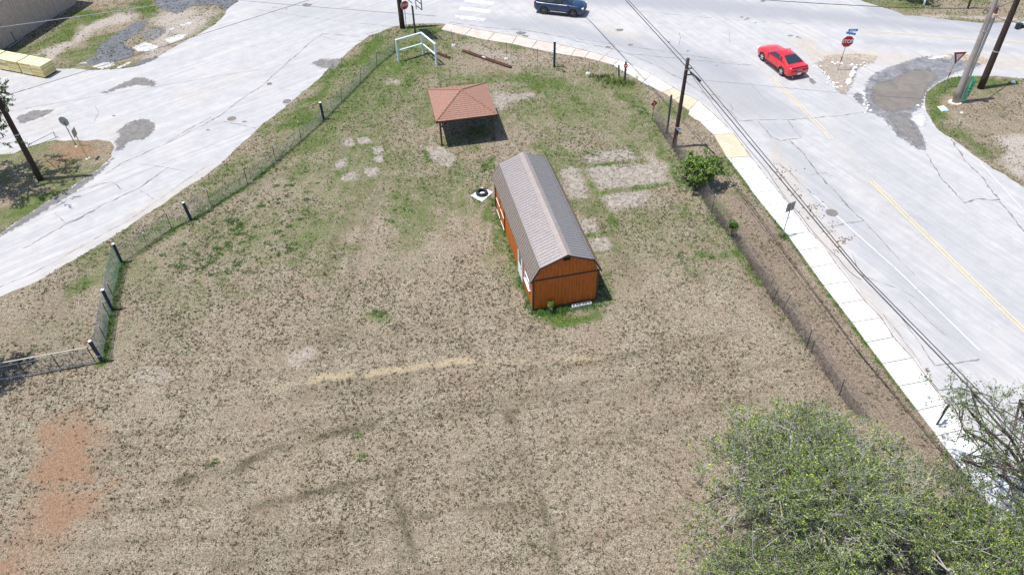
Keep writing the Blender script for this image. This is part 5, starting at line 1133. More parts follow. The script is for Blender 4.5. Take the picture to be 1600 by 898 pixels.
# ================================================================ VEGETATION
def in_view(X, Y, mx=40):
    Z = Y*cT+CH*sT; YY_ = Y*sT-CH*cT; a, b_ = FPX*X/Z, FPX*YY_/Z; u = 800+cR*a+sR*b_; v = 449-(-sR*a+cR*b_)
    return (u > -mx) & (u < 1600+mx) & (v > -mx) & (v < 898+mx)
road_c = [far_tl[-1], (-75, far_tl[-1][1]), (-75, ll[1]-5), ll]+W(LOT_L)+[(p.x, p.y) for p in slabL]+[(swr[-1][0]+16, swr[-1][1]-6), ext_r]+list(reversed(isl_low))+isl+[(75, 51), (75, 66.5)]+list(reversed(far_tr))+[(26, 88), (-25, 92), (-37, 82)]+far_tl
isl_c = W([(-260,330),(-120,250),(22,238),(40,233),(58,227),(87,221),(124.7,222),(151.4,220),(172,223),(176,231),(172,244),(154,261),(133.6,277),(107,294),(84.6,308),(44.5,335),(11,357),(-40,395),(-200,500)])
shed_c = [tuple((Vector(shed.location)+Matrix.Rotation(SA, 3, 'Z')@Vector(q))[:2]) for q in ((.05, .05, 0), (SW-.05, .05, 0), (SW-.05, SL_-.05, 0), (.05, SL_-.05, 0))]
def soil_ok(X, Y):
    return (~inpoly(X, Y, road_c) | inpoly(X, Y, isl_c)) & ~inpoly(X, Y, shed_c)
def blades(name, X, Y, k, hgt_, wid, spread, col, lab, cat, lean=.6, z0=0.0):
    """k blades per tuft, all in one mesh"""
    n = len(X); m = n*k
    cx = np.repeat(X, k)+rng.normal(0, 1, m)*np.repeat(spread, k)*.5; cy = np.repeat(Y, k)+rng.normal(0, 1, m)*np.repeat(spread, k)*.5
    a = rng.uniform(0, 2*np.pi, m); h = np.repeat(hgt_, k)*rng.uniform(.5, 1.2, m); w = np.repeat(wid, k)*rng.uniform(.6, 1.3, m)
    b_ = rng.uniform(0, 2*np.pi, m); l = lean*rng.uniform(.2, 1.3, m)*h*1.6
    V = np.zeros((m, 3, 3)); V[:, 0] = np.stack([cx-np.cos(a)*w, cy-np.sin(a)*w, np.full(m, z0)], 1); V[:, 1] = np.stack([cx+np.cos(a)*w, cy+np.sin(a)*w, np.full(m, z0)], 1)
    V[:, 2] = np.stack([cx+np.cos(b_)*l, cy+np.sin(b_)*l, z0+h], 1)
    cc = np.repeat(col, k, 0)*rng.uniform(.75, 1.25, (m, 1)); cc = np.repeat(cc, 3, 0)
    me = npmesh(name, V.reshape(-1, 3), np.arange(m*3).reshape(-1, 3), M_tuft, np.clip(cc, 0, 1))
    return tag(link(name, me), lab, cat, kind='stuff')
def sample(n):
    X = rng.uniform(-52, 50, n); Y = rng.uniform(12, 77, n); s_ = in_view(X, Y, 60); X, Y = X[s_], Y[s_]
    s_ = soil_ok(X, Y); return X[s_], Y[s_]
STRAW = np.array([.35, .30, .23]); PALE = np.array([.46, .42, .355]); OLIVE = np.array([.088, .076, .045]); GREENC = np.array([.085, .118, .038]); BRIGHT = np.array([.13, .19, .055]); BRWN = np.array([.24, .185, .135])
X, Y = sample(420000)
keep = rng.random(len(X)) < np.clip(34/np.maximum(Y, 20), .4, 1)*np.where(vnoise(X, Y, 1.6, 71) > .3, 1, .45); X, Y = X[keep], Y[keep]
g, s, r, b, y, d = masks(X, Y)
keep = rng.random(len(X)) < (1-.75*np.clip(s, 0, 1))*(1-.9*np.clip(r*1.2, 0, 1)); X, Y, g, s, r, b, y, d = [q[keep] for q in (X, Y, g, s, r, b, y, d)]
u = rng.random(len(X)); pg = np.clip(.06+g*.95, 0, .95)
col = np.where((u < pg)[:, None], np.where((rng.random(len(X)) < .4)[:, None], BRIGHT, GREENC)*np.where(rng.random((len(X), 1)) < .5, .8, 1.15), np.where((rng.random(len(X)) < .5)[:, None], STRAW, PALE))
col = np.where(((b > .35) & (u > pg) & (rng.random(len(X)) < b))[:, None], BRWN, col)
col = np.where(((d > .25) & (rng.random(len(X)) < d*.8))[:, None], OLIVE*1.5, col); col = np.where(((y > .4) & (rng.random(len(X)) < .8))[:, None], np.array([.42, .345, .24]), col)
n_ = len(X); blades('grass', X, Y, 3, np.full(n_, .028)+g*.03, np.full(n_, .012), np.full(n_, .10), col, 'short dry straw-coloured grass covering the lot and the verges', 'grass', 1.3)
# darker living tufts: the speckle of the field
X, Y = sample(330000)
dens = np.clip(vnoise(X, Y, 2.6, 81)*.6+vnoise(X, Y, .7, 82)*.5, 0, 1)
g, s, r, b, y, d = masks(X, Y)
keep = (rng.random(len(X)) < np.clip((dens-.22)*1.5, .05, 1)*(1-.75*s)*(1-.92*np.clip(r*1.2, 0, 1))*(1-.8*y)*np.clip(30/np.maximum(Y, 20), .5, 1)*(1-.4*b)); X, Y, g, b, d = X[keep], Y[keep], g[keep], b[keep], d[keep]
n_ = len(X); rr = rng.random((n_, 1)); c1_ = OLIVE*(.7+.9*rr); c2_ = GREENC*(.7+.7*rr)
col = np.where((rng.random(n_) < np.clip(g*1.3+.08, 0, 1))[:, None], c2_, c1_)
blades('grass_tufts', X, Y, 6, rng.uniform(.035, .085, n_), np.full(n_, .024), rng.uniform(.04, .09, n_), col, 'small dark living tufts speckled through the dry grass of the lot', 'grass tufts', .8)
# bright weeds: along the shed, the left fence and in patches
WD = []
def weedline(pts, n, sp, hh, c):
    P = W(pts); L = [math.dist(a, b_) for a, b_ in zip(P, P[1:])]
    for k in range(n):
        q = random.random()*sum(L); i = 0
        while q > L[i] and i < len(L)-1: q -= L[i]; i += 1
        t_ = q/L[i]; WD.append((P[i][0]+(P[i+1][0]-P[i][0])*t_+random.gauss(0, sp), P[i][1]+(P[i+1][1]-P[i][1])*t_+random.gauss(0, sp), hh*random.uniform(.6, 1.4), c))
weedline([(768,310),(795,372),(829,484)], 230, .14, .11, 1); weedline([(832,489),(870,484),(935,475)], 200, .16, .12, 1); weedline([(845,488),(885,483)], 60, .1, .2, 1)
weedline([(926,420),(938,445),(945,478)], 60, .2, .1, 1); weedline([(740,300),(748,314)], 40, .25, .08, 1); weedline([(757,262),(770,262)], 40, .35, .07, 1)
weedline([(245,375),(300,345),(330,323),(388,288),(431,252),(471,219)], 150, .22, .09, 1); weedline([(160,568),(167,530),(172,494),(190,412)], 120, .14, .12, 1)
weedline([(1136,249),(1176,303),(1230,369),(1286,448),(1353,537),(1433,643)], 190, .07, .06, 1); weedline([(1060,240),(1085,295),(1110,335),(1150,385)], 120, .35, .09, 1); weedline([(1110,340),(1190,445),(1266,552)], 90, .25, .10, 0)
weedline([(1055,230),(1060,262),(1068,300)], 110, .35, .11, 1); weedline([(1222,369),(1224,371)], 18, .12, .14, 1); weedline([(990,160),(1040,215)], 60, .25, .1, 1); weedline([(616,80),(640,100),(655,70)], 50, .6, .12, 1); weedline([(506,188),(500,190)], 16, .2, .1, 1); weedline([(866,107),(880,108)], 20, .25, .1, 1)
for k in range(120):      # rounded weed clumps in the left part of the lot
    while True:
        px, py = random.uniform(240, 480), random.uniform(265, 430)
        if (px-240)*.62+py > 405 and (px-240)*.5+py < 500 and random.random() < .8: break
    p = Gn(px, py)
    for j in range(random.randint(2, 7)): WD.append((p[0]+random.gauss(0, .11), p[1]+random.gauss(0, .09), random.uniform(.05, .12), 1))
for (px, py) in [(335,400),(345,395),(330,410),(322,415),(370,410),(590,487),(600,490),(582,488),(560,680),(563,717),(330,725),(920,240),(930,243),(1095,398),(1110,402),(1060,400),(1130,398),(640,330),(610,345)]:
    p = Gn(px, py)
    for j in range(9): WD.append((p[0]+random.gauss(0, .16), p[1]+random.gauss(0, .13), random.uniform(.05, .11), 1))
WD = np.array(WD); n_ = len(WD); col = (np.array([.085, .165, .04])*rng.uniform(.6, 1.5, (n_, 1)))*np.array([[1, 1, 1]])
blades('weeds', WD[:, 0], WD[:, 1], 14, WD[:, 2], np.full(n_, .018), WD[:, 2]*1.2, col, 'bright green weeds growing along the shed, the fences and the sidewalk edge', 'weeds', .7)
# dead stalks in the right fence
DV = []
for a, b_ in zip(rp, rp[1:]):
    A_, B_ = Gn(*a), Gn(*b_); L = math.dist(A_, B_)
    for k in range(int(L*16)): t_ = random.random(); DV.append((A_[0]+(B_[0]-A_[0])*t_+random.gauss(.06, .09), A_[1]+(B_[1]-A_[1])*t_+random.gauss(0, .06), random.uniform(.12, .6)*(1.2 if a[1] > 240 else .7)))
DV = np.array(DV); n_ = len(DV); blades('dead_stalks', DV[:, 0], DV[:, 1], 5, DV[:, 2], np.full(n_, .009), DV[:, 2]*.35, np.array([.16, .125, .105])*rng.uniform(.5, 1.5, (n_, 1)), 'grey-brown dead stalks tangled along the right chain-link fence', 'dead stalks', .35)

# ---------------------------------------------------------------- trees and shrubs
M_bark = simple('grey_bark', (.32, .295, .27), .85, .3, 6); M_twig = simple('pale_grey_twig', (.44, .42, .40), .8, .25, 6); M_dkbark = simple('dark_bark', (.07, .05, .04), .85, .3, 6)
def tubes_np(segs, nside=3):
    """segs: list of (p0,p1,r0,r1) -> verts, faces"""
    P0_ = np.array([s_[0] for s_ in segs]); P1_ = np.array([s_[1] for s_ in segs]); R0 = np.array([s_[2] for s_ in segs]); R1 = np.array([s_[3] for s_ in segs])
    d_ = P1_-P0_; d_ /= np.linalg.norm(d_, axis=1)[:, None]+1e-9; ref = np.where(np.abs(d_[:, 2:3]) < .9, np.array([[0, 0, 1.]]), np.array([[1., 0, 0]]))
    a = np.cross(d_, ref); a /= np.linalg.norm(a, axis=1)[:, None]+1e-9; b_ = np.cross(d_, a); V = []
    for P, R in ((P0_, R0), (P1_, R1)):
        for j in range(nside): w = 2*np.pi*j/nside; V.append(P+(a*np.cos(w)+b_*np.sin(w))*R[:, None])
    V = np.stack(V, 1); n = len(segs); base = np.arange(n)[:, None]*2*nside
    F = np.concatenate([base+np.array([[j, (j+1) % nside, nside+(j+1) % nside, nside+j]]) for j in range(nside)], 0)
    return V.reshape(-1, 3), F
def tree(name, px, base_z, centre, rad, label, n1=9, n2=7, n3=6, ntw=5, nleaf=10, leaf=.055, cols=None, trunk_r=.16, twigmat=None, bark=None, gap=.0, seed=1, low=-.25, cat='tree', group=None, lean_leaf=.7):
    """px: trunk foot (world xy); centre: crown centre (world); rad: crown radii"""
    R = random.Random(seed); foot = Vector((px[0], px[1], 0)); root = empty(name, foot, 0, label, cat, group)
    cen = Vector(centre); rx, ry, rz_ = rad; big = []; tw = []; ends = []
    fork = foot.lerp(cen, .35); fork.z = base_z
    k = 4; pts = [foot.lerp(fork, i/k)+Vector((R.uniform(-.05, .05)*i, R.uniform(-.05, .05)*i, 0)) for i in range(k+1)]
    for i in range(k): big.append((pts[i], pts[i+1], trunk_r*(1-.1*i), trunk_r*(1-.1*(i+1))))
    fork = pts[-1]
    def crown(rr, minr=0):
        while True:
            v = Vector((R.uniform(-1, 1), R.uniform(-1, 1), R.uniform(low, 1)))
            if minr < v.length <= 1: break
        q = 1+.22*math.sin(3*math.atan2(v.y, v.x)+seed)+.12*math.sin(7*math.atan2(v.y, v.x)+seed*2)
        return cen+Vector((v.x*rx*rr*q, v.y*ry*rr*q, v.z*rz_*rr))
    def bez(a, b_, bow, n, r0, r1, store):
        P = [a]; 
        for i in range(1, n+1):
            t_ = i/n; p = a.lerp(b_, t_)+Vector((R.uniform(-1, 1), R.uniform(-1, 1), R.uniform(-.5, 1)))*bow*math.sin(math.pi*t_)*.6+Vector((0, 0, bow*math.sin(math.pi*t_))); P.append(p)
        for i in range(n): store.append((P[i], P[i+1], r0+(r1-r0)*i/n, r0+(r1-r0)*(i+1)/n))
        return P
    for i in range(n1):
        az = 2*math.pi*(i+R.uniform(-.3, .3))/n1; el = R.uniform(.0, .75); q = .62
        tgt = cen+Vector((math.cos(az)*rx*q*math.cos(el), math.sin(az)*ry*q*math.cos(el), rz_*.7*math.sin(el)-.1)); A_ = bez(fork, tgt, .25, 4, trunk_r*.5, trunk_r*.2, big)
        for j in range(n2):
            s_ = A_[R.choice((1, 2, 3, 4, 4))]; v = crown(1.0, .3); t2 = s_+(v-s_)*R.uniform(.35, .8)
            if (t2-cen).length > max(rad)*1.08: continue
            B_ = bez(s_, t2, .12, 3, trunk_r*.17, trunk_r*.08, big)
            for l in range(n3):
                s2 = R.choice(B_[1:]); d_ = (s2-cen); d_ = Vector((d_.x/rx, d_.y/ry, d_.z/rz_+.25)); d_ = d_.normalized() if d_.length > .01 else Vector((0, 0, 1))
                t3 = s2+(d_+Vector((R.gauss(0, .7), R.gauss(0, .7), R.gauss(.1, .5)))).normalized()*R.uniform(.4, 1.0)*max(rad)*.24
                C_ = bez(s2, t3, .05, 2, trunk_r*.07, trunk_r*.035, tw)
                for m_ in range(ntw):
                    s3 = C_[1].lerp(C_[2], R.random()); t4 = s3+((t3-s2).normalized()*.5+Vector((R.gauss(0, .6), R.gauss(0, .6), R.gauss(.15, .5)))).normalized()*R.uniform(.18, .5)*(max(rad)/4.5)**.5
                    tw.append((s3, t4, trunk_r*.03, trunk_r*.012)); ends.append((s3, t4))
    V, F = tubes_np(big, 6); link('trunk', npmesh('trunk', V-np.array(foot), F, bark or M_bark, smooth=True), root)
    V, F = tubes_np(tw, 3); link('twigs', npmesh('twigs', V-np.array(foot), F, twigmat or M_twig), root)['kind'] = 'stuff'
    E0 = np.array([e_[0] for e_ in ends]); E1 = np.array([e_[1] for e_ in ends]); lr = np.random.default_rng(seed)
    keep = lr.random(len(E0)) > gap; E0, E1 = E0[keep], E1[keep]
    n = len(E0); T = lr.uniform(.15, 1.1, (n, nleaf, 1)); Pp = (E0[:, None]+(E1-E0)[:, None]*T+lr.normal(0, .035, (n, nleaf, 3))).reshape(-1, 3); m_ = len(Pp)
    a = lr.normal(size=(m_, 3)); a /= np.linalg.norm(a, axis=1)[:, None]; nn = lr.normal(size=(m_, 3))+np.array([0, 0, lean_leaf]); b_ = np.cross(nn, a); b_ /= np.linalg.norm(b_, axis=1)[:, None]+1e-9; a = np.cross(b_, nn); a /= np.linalg.norm(a, axis=1)[:, None]+1e-9
    sz = (leaf*lr.uniform(.5, 1.35, m_))[:, None]; fold = (nn/np.linalg.norm(nn, axis=1)[:, None])*sz*.25
    V = np.stack([Pp-a*sz, Pp-b_*sz*.45+fold, Pp+a*sz, Pp+b_*sz*.45+fold], 1).reshape(-1, 3)
    F = np.arange(m_*4).reshape(-1, 4)
    cols = np.array(cols if cols is not None else [(.05, .085, .025), (.09, .135, .03), (.15, .19, .035), (.23, .26, .05)]); pr = np.array([.36, .34, .2, .10])
    clump = vnoise(Pp[:, 0], Pp[:, 1]+Pp[:, 2], .7, seed)[:, None]
    c = cols[lr.choice(len(cols), m_, p=pr[:len(cols)]/pr[:len(cols)].sum())]*lr.uniform(.8, 1.2, (m_, 1))*(.7+.6*clump)
    o = link('crown', npmesh('crown', V-np.array(foot), F, M_leaf, np.repeat(np.clip(c, 0, 1), 4, 0)), root); o['kind'] = 'stuff'
    return root
MQ = [(.08, .13, .045), (.17, .245, .06), (.33, .43, .08), (.56, .60, .11)]
c = G(1290, 762, 3.0); tree('mesquite_tree', (c.x+.2, c.y+.2), 1.2, (c.x-.2, c.y, 2.6), (6.3, 4.6, 2.1), 'broad mesquite tree with yellow-green leaves and grey twigs in the near right corner', 14, 10, 9, 6, 9, .047, cols=MQ, seed=3, trunk_r=.2, gap=.18)
c = G(1240, 915, 2.2); tree('mesquite_tree', (c.x, c.y), .9, (c.x, c.y, 1.8), (5.0, 2.1, 1.5), 'low twiggy mesquite tree along the bottom edge below the broad tree', 11, 8, 9, 6, 7, .042, cols=MQ, seed=8, trunk_r=.16)
c = G(1525, 850, 3.4); tree('mesquite_tree', (c.x, c.y), 1.2, (c.x+.2, c.y, 2.9), (3.9, 3.5, 2.0), 'dense mesquite tree filling the bottom right corner of the picture', 10, 9, 8, 6, 9, .043, cols=MQ, seed=12, trunk_r=.18)
c = G(1545, 675, 4.6); tree('elm_tree', (c.x+3.4, c.y-2.0), 2.2, (c.x+.5, c.y-.7, 4.6), (3.4, 4.4, 1.8), 'open airy tree with green leaves spreading over the sidewalk at the right edge', 11, 8, 4, 4, 9, .046, cols=[(.12, .16, .07), (.19, .27, .11), (.30, .38, .17), (.42, .46, .25)], seed=21, trunk_r=.17, bark=M_dkbark, twigmat=M_dkbark, low=-.8)
c = G(1255, 690, 2.0); tree('mesquite_shrub', (c.x, c.y), .5, (c.x, c.y, 1.4), (3.3, 2.6, 1.2), 'pale feathery mesquite shrub at the upper left of the broad tree', 10, 8, 7, 5, 7, .038, cols=MQ, seed=31, trunk_r=.07, cat='shrub')
# left trees, mostly out of the picture; their shade falls on the island
S = G(22, 292); tree('oak_tree', (S.x-4.4, S.y+.4), 2.4, (S.x-.9, S.y+.6, 5.0), (4.8, 3.9, 2.1), 'leafy green oak tree behind the dark pole at the left edge', 9, 8, 5, 4, 12, .075, cols=[(.035, .075, .02), (.07, .13, .03), (.12, .19, .05), (.17, .24, .07)], seed=41, trunk_r=.2, bark=M_dkbark, twigmat=M_dkbark, low=-.8)
S = G(-2, 600); tree('oak_tree', (S.x-2.4, S.y+.3), 1.6, (S.x-1.3, S.y+.2, 2.8), (2.1, 2.2, 1.3), 'small dark green tree at the left edge beyond the pipe gate', 8, 7, 5, 4, 11, .06, cols=[(.035, .07, .02), (.07, .12, .03), (.12, .17, .05), (.17, .22, .07)], seed=44, trunk_r=.13, bark=M_dkbark, twigmat=M_dkbark, low=-.8)
# fence shrub and saplings
c = G(1096, 294); tree('leafy_shrub', (c.x, c.y), .25, (c.x-.15, c.y+.2, 1.35), (1.85, 1.3, 1.35), 'dense bright green leafy shrub growing through the fence by the utility pole', 10, 7, 4, 4, 7, .075, cols=[(.08, .15, .03), (.17, .28, .05), (.24, .35, .07), (.36, .44, .13)], seed=51, trunk_r=.05, low=-.9, cat='shrub', bark=M_dkbark, lean_leaf=1.6)
c = G(1143, 373); tree('sapling', (c.x, c.y), .3, (c.x, c.y, .75), (.28, .28, .5), 'small leafy sapling growing against the right chain-link fence', 4, 3, 3, 3, 5, .075, cols=[(.06, .13, .03), (.13, .22, .05), (.2, .28, .07)], seed=54, trunk_r=.025, cat='sapling', bark=M_dkbark)
c = G(858, 486.5); tree('weed_plant', (c.x, c.y), .12, (c.x, c.y, .38), (.16, .16, .35), 'upright yellow-green weed plant against the orange end wall of the shed', 4, 3, 2, 3, 5, .05, cols=[(.12, .22, .05), (.25, .34, .08), (.36, .42, .12)], seed=57, trunk_r=.015, cat='weed plant')
c = G(1187, 352); 
p = G(1430, 3); tree('bush', (p.x, p.y), .2, (p.x, p.y, .7), (2.6, 1.3, .8), 'low green bush in the grass beyond the cross street', 6, 5, 4, 3, 6, .09, cols=[(.06, .11, .03), (.11, .18, .05), (.2, .26, .09)], seed=61, trunk_r=.05, cat='bush')
# reedy grass clump at the sidewalk bend
for px, py, n, sp, hh, lab in [(965,131,70,.6,.5,'tall reedy grass clump around the short grey-green post'), (945,124,34,.55,.35,'dark green weedy clump left of the reedy grass')]:
    p = G(px, py); X = rng.normal(0, sp, n)*1.3; Y = rng.normal(0, sp*.55, n); m = n*8; o = blades('reed_clump', X, Y, 8, np.full(n, hh), np.full(n, .022), np.full(n, .12), (np.array([.17, .22, .07]) if px == 965 else np.array([.07, .12, .03]))*rng.uniform(.6, 1.4, (n, 1)), lab, 'grass clump', .45); o.location = p

# ================================================================ CARS
def carpaint(name, col):
    m, nt, bs = newmat(name); n1 = noise(nt, 2, 3, .6, objvec(nt)); lk(nt, ramp(nt, n1, [(.3, tuple(c*.9 for c in col)), (.7, col)]), bs.inputs['Base Color'])
    bs.inputs['Roughness'].default_value = .28; bs.inputs['Coat Weight'].default_value = .8; bs.inputs['Coat Roughness'].default_value = .05; return m
M_cglass = simple('dark_car_glass', (.015, .03, .04), .06, .1, 2, spec=.9); M_rim = simple('alloy_rim', (.55, .56, .58), .35, .1, 10, metal=.6); M_plastic = simple('black_trim_plastic', (.02, .02, .022), .6, .2, 8)
M_tail = simple('tail_lamp_red', (.30, .01, .012), .25, .1, 8); M_head = simple('head_lamp', (.7, .72, .75), .15, .05, 8, spec=.8)
def interp(x, tab): 
    xs = [a for a, _ in tab]; return float(np.interp(x, xs, [b_ for _, b_ in tab]))
def build_car(loc, fwd, P, paint, rimm, label):
    rz = math.atan2(fwd.y, fwd.x); o = empty(P['name'], loc, rz, label, 'car'); L = P['L']; W2 = P['W']/2
    n = 45; xs = np.linspace(-L/2, L/2, n); rings = []
    for x in xs:
        e_ = abs(x)/(L/2); w = W2*interp(x, P['wid']); zd = interp(x, P['deck']); zb = interp(x, P['bot']); zs = zb+(zd-zb)*.45
        half = [(0, zb), (w*.86, zb), (w*.97, zb+.08), (w, zs), (w*.985, zd-.14), (w*.93, zd-.045), (w*.80, zd), (w*.4, zd+.022), (0, zd+.03)]
        rings.append([(x, y, z) for y, z in half]+[(x, -y, z) for y, z in reversed(half[1:-1])])
    k = len(rings[0]); mb = MB(); vs = [p for r_ in rings for p in r_]
    mb.add(vs, [(i*k+j, (i+1)*k+j, (i+1)*k+(j+1) % k, i*k+(j+1) % k) for i in range(n-1) for j in range(k)]+[tuple(reversed(range(k))), tuple(range((n-1)*k, n*k))])
    body = mb.build('body', [paint, M_plastic], o, True)
    cut = MB(); wr = P['wr']
    for x in P['axles']:
        for sd_ in (-1, 1): cut.tube([(x, sd_*(W2-.22), wr*.98), (x, sd_*(W2+.3), wr*.98)], wr*1.13, 24)
    co = cut.build('cutter', M_plastic); co.matrix_world = o.matrix_world; bm_ = body.modifiers.new('b', 'BOOLEAN'); bm_.operation = 'DIFFERENCE'; bm_.object = co; bm_.solver = 'EXACT'
    bpy.context.view_layer.update(); co.matrix_world = body.matrix_world.copy(); bpy.context.view_layer.update()
    dg = bpy.context.evaluated_depsgraph_get(); me = bpy.data.meshes.new_from_object(body.evaluated_get(dg)); body.modifiers.clear(); body.data = me; bpy.data.objects.remove(co)
    # cabin
    cx = np.linspace(P['cab'][0], P['cab'][1], 30); rings = []
    wb = lambda x: W2*interp(x, P['wid'])*.90; wt = lambda x: W2*P['rw']*interp(x, P['rtap']); zr = lambda x: interp(x, P['roof']); zdk = lambda x: interp(x, P['deck'])
    for x in cx:
        z1, z0 = zr(x), zdk(x)-.05; f = max(.02, min(1, (z1-zdk(x))/(P['H']-1.0))); wtop = wb(x)+(wt(x)-wb(x))*f
        half = [(0, z0), (wb(x), z0), (wtop+.015, max(z0+.01, z1-.07)), (wtop-.05, max(z0+.015, z1-.018)), (wtop*.5, z1+.0), (0, z1+.012)]
        rings.append([(x, y, z) for y, z in half]+[(x, -y, z) for y, z in reversed(half[1:-1])])
    k = len(rings[0]); mb = MB(); mb.add([p for r_ in rings for p in r_], [(i*k+j, (i+1)*k+j, (i+1)*k+(j+1) % k, i*k+(j+1) % k) for i in range(len(cx)-1) for j in range(k)]+[tuple(reversed(range(k))), tuple(range((len(cx)-1)*k, len(cx)*k))])
    mb.build('cabin', paint, o, True)
    def sidept(x, t, sgn, off=.012):
        z1 = zr(x); f = max(.02, min(1, (z1-zdk(x))/(P['H']-1.0))); wtop = wb(x)+(wt(x)-wb(x))*f+.015; z0 = zdk(x)-.05; zt = max(z0+.01, z1-.07)
        return (x, sgn*(wb(x)+(wtop-wb(x))*t+off), z0+(zt-z0)*t+off*.3)
    for lab, pl in P['sidewin']:
        for sgn in (-1, 1):
            m_ = 8; top = []; bot = []
            for i in range(m_+1):
                x = pl[0]+(pl[1]-pl[0])*i/m_; xt = pl[2]+(pl[3]-pl[2])*i/m_; top.append(sidept(xt, .93, sgn)); bot.append(sidept(x, .22, sgn))
            mb = MB(); mb.add(bot+top, [(i, i+1, m_+2+i, m_+1+i) for i in range(m_)]); mb.build('side_window', M_cglass, o)
    def topglass(x0, x1, name, s0, s1):
        mb = MB(); vs = []; m_ = 8
        for i in range(m_+1):
            x = x0+(x1-x0)*i/m_; z1 = zr(x); f = max(.02, min(1, (z1-zdk(x))/(P['H']-1.0))); wtop = (wb(x)+(wt(x)-wb(x))*f-.07)*(s0+(s1-s0)*i/m_)
            for q in (-1, -.5, 0, .5, 1): vs.append((x, wtop*q, z1+.012*(1-q*q)+.014-(.018 if abs(q) == 1 else 0)))
        mb.add(vs, [(i*5+j, i*5+j+1, (i+1)*5+j+1, (i+1)*5+j) for i in range(m_) for j in range(4)]); return mb.build(name, M_cglass, o, True)
    topglass(*P['ws'], 'windshield', .96, .92); topglass(*P['rg'], 'rear_window', .92, .96)
    for x in P['axles']:
        for sgn in (-1, 1):
            y = sgn*(W2-.115); wv = []; m_ = 28
            pr = [(.60, -.10), (.92, -.115), (1.0, -.07), (1.0, .07), (.92, .115), (.60, .10)]
            for i in range(m_):
                a = 2*math.pi*i/m_; wv += [(x+wr*r_*math.cos(a), y+q, wr+wr*r_*math.sin(a)) for r_, q in pr]
            mb = MB(); mb.add(wv, [(i*6+j, ((i+1) % m_)*6+j, ((i+1) % m_)*6+(j+1) % 6, i*6+(j+1) % 6) for i in range(m_) for j in range(6)]); tyre = mb.build('tire', M_rubber, o, True)
            mb = MB(); mb.tube([(x, y-.06, wr), (x, y+.06, wr)], wr*.60, 24); mb.build('wheel_well_disc', M_plastic, tyre)
            mb = MB(); yo = y+sgn*.085
            for i in range(5):
                a = 2*math.pi*i/5+.3; mb.tube([(x, yo, wr), (x+wr*.62*math.cos(a), yo-sgn*.01, wr+wr*.62*math.sin(a))], [.05, .035], 5)
            for i in range(24):
                a, b_ = 2*math.pi*i/24, 2*math.pi*(i+1)/24; mb.tube([(x+wr*.63*math.cos(a), yo, wr+wr*.63*math.sin(a)), (x+wr*.63*math.cos(b_), yo, wr+wr*.63*math.sin(b_))], .022, 4, False)
            mb.build('rim', rimm, tyre)
    for nm, c_, d_, m_ in P['bits']:
        for sgn in ((-1, 1) if c_[1] else (1,)): mb = MB(); mb.box((c_[0], c_[1]*sgn, c_[2]), d_); mb.build(nm, m_, o, bevel=min(d_)*.2)
    # shut lines of the doors
    for x in P['seams']:
        for sgn in (-1, 1):
            w = W2*interp(x, P['wid']); zd = zdk(x); mb = MB(); mb.tube([(x, sgn*w*.975, .32), (x, sgn*(w+.001), .32+(zd-.3)*.4), (x+.02, sgn*w*.99, zd-.14), (x+.02, sgn*w*.935, zd-.05)], .007, 4); mb.build('door_seam', M_plastic, o)
    return o
red = dict(name='red_coupe', L=4.78, W=1.88, H=1.40, wr=.34, axles=(-1.34, 1.38), rw=.64,
  wid=[(-2.39,.84),(-2.2,.95),(-1.4,1.0),(0,.965),(1.4,1.0),(2.1,.95),(2.39,.80)], deck=[(-2.39,.93),(-2.25,1.03),(-1.5,1.04),(0,.96),(1.0,.97),(1.8,.90),(2.3,.76),(2.39,.66)], bot=[(-2.39,.40),(-2.1,.24),(2.0,.2),(2.39,.3)],
  cab=(-1.85,1.02), roof=[(-1.85,1.03),(-1.0,1.29),(-.55,1.385),(.0,1.39),(.25,1.35),(1.02,.96)], rtap=[(-1.85,.96),(-.6,.97),(.2,1.0)], ws=(.95,.28), rg=(-1.72,-.78),
  sidewin=[('front', (-.52,.78,-.46,.30)), ('quarter', (-.98,-.62,-.86,-.58))], seams=(-.55,.72),
  bits=[('tail_lamp', (-2.375,.62,.78), (.06,.34,.14), M_tail), ('rear_panel', (-2.385,0,.78), (.04,.84,.15), M_plastic), ('number_plate', (-2.42,0,.52), (.02,.32,.16), M_signw), ('head_lamp', (2.30,.66,.66), (.14,.26,.13), M_head), ('grille', (2.38,0,.60), (.05,1.0,.18), M_plastic), ('exhaust_tip', (-2.38,.55,.30), (.12,.09,.08), M_rim), ('rear_valance', (-2.36,0,.34), (.08,1.3,.16), M_plastic), ('mirror', (.62,.99,1.02), (.14,.16,.11), None), ('spoiler', (-2.28,0,1.075), (.16,1.42,.03), None), ('sill', (0,.93,.23), (1.95,.05,.12), M_plastic), ('hood_scoop', (1.2,0,.965), (.35,.5,.05), None), ('lettering_strip', (-2.412,0,.78), (.012,.5,.045), M_rim)])
M_redp = carpaint('red_car_paint', (.62, .012, .022)); M_bluep = carpaint('dark_blue_car_paint', (.004, .022, .07))
red['bits'] = [(a, b_, c_, m_ or M_redp) for a, b_, c_, m_ in red['bits']]
wf, wrr = G(1191, 95), G(1219.5, 117.5); fwd = (wf-wrr).normalized(); right = Vector((fwd.y, -fwd.x, 0)); ctr = (wf+wrr)/2+right*.84-fwd*.02
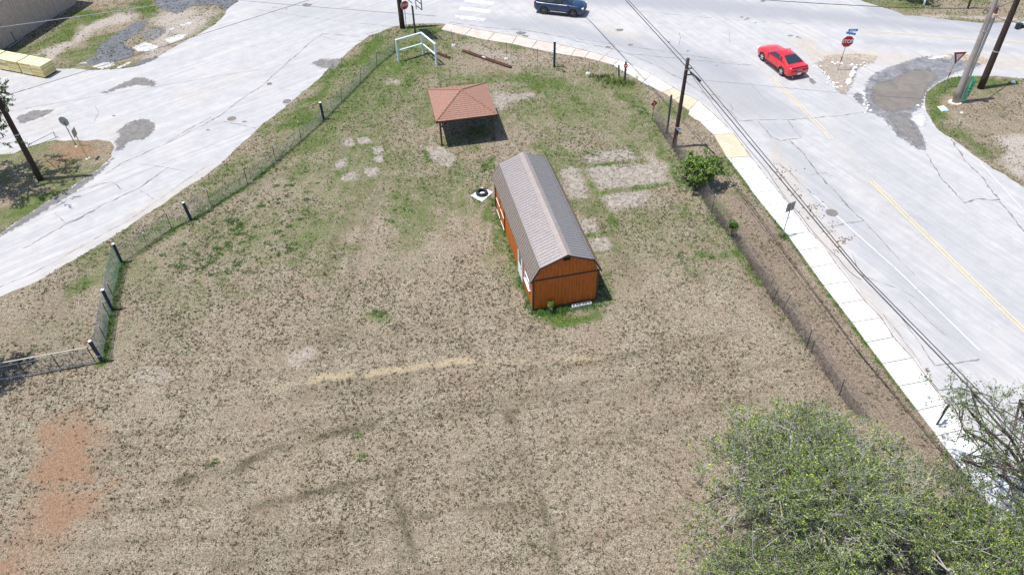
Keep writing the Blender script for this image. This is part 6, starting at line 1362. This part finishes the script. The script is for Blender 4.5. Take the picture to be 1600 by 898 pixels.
build_car(ctr, fwd, red, M_redp, M_rim, 'shiny red two-door coupe driving away on the right road beside the stop sign')
suv = dict(name='blue_suv', L=4.62, W=1.86, H=1.66, wr=.365, axles=(-1.34, 1.36), rw=.72,
  wid=[(-2.31,.86),(-2.1,.96),(-1.4,1.0),(0,.98),(1.4,1.0),(2.05,.95),(2.31,.82)], deck=[(-2.31,1.02),(-2.2,1.1),(0,1.07),(1.0,1.08),(1.8,1.02),(2.2,.92),(2.31,.8)], bot=[(-2.31,.45),(-2.1,.28),(2.0,.26),(2.31,.36)],
  cab=(-2.22,1.3), roof=[(-2.22,1.12),(-1.85,1.58),(-1.5,1.64),(.0,1.66),(.35,1.62),(1.3,1.09)], rtap=[(-2.2,.92),(-1.5,.97),(.3,1.0)], ws=(1.2,.42), rg=(-2.18,-1.88),
  sidewin=[('front', (-.02,1.0,.0,.48)), ('rear', (-1.1,-.12,-1.05,-.1)), ('quarter', (-1.75,-1.2,-1.6,-1.15))], seams=(-1.1,-.06,.92),
  bits=[('tail_lamp', (-2.27,.70,.98), (.12,.26,.16), M_tail), ('number_plate', (-2.33,0,.75), (.02,.32,.14), M_signw), ('head_lamp', (2.20,.68,.82), (.2,.26,.14), M_head), ('grille', (2.30,0,.74), (.06,1.1,.26), M_plastic), ('bumper_insert', (2.29,0,.46), (.08,1.4,.14), M_plastic), ('mirror', (.92,1.0,1.14), (.16,.17,.13), None), ('roof_rail', (-.7,.58,1.67), (1.9,.04,.05), M_plastic), ('sill', (0,.925,.30), (1.9,.05,.14), M_plastic), ('chrome_strip', (0,.945,.40), (1.5,.02,.03), M_rim)])
suv['bits'] = [(a, b_, c_, m_ or M_bluep) for a, b_, c_, m_ in suv['bits']]
wf, wrr = G(895.5, 27.5), G(849, 22.5); fwd = (wf-wrr).normalized(); right = Vector((fwd.y, -fwd.x, 0)); ctr = (wf+wrr)/2-right*.84
build_car(ctr, fwd, suv, M_bluep, simple('dark_rim', (.10, .10, .11), .35, .1, 8, metal=.4), 'dark blue sport utility vehicle crossing at the top of the picture')
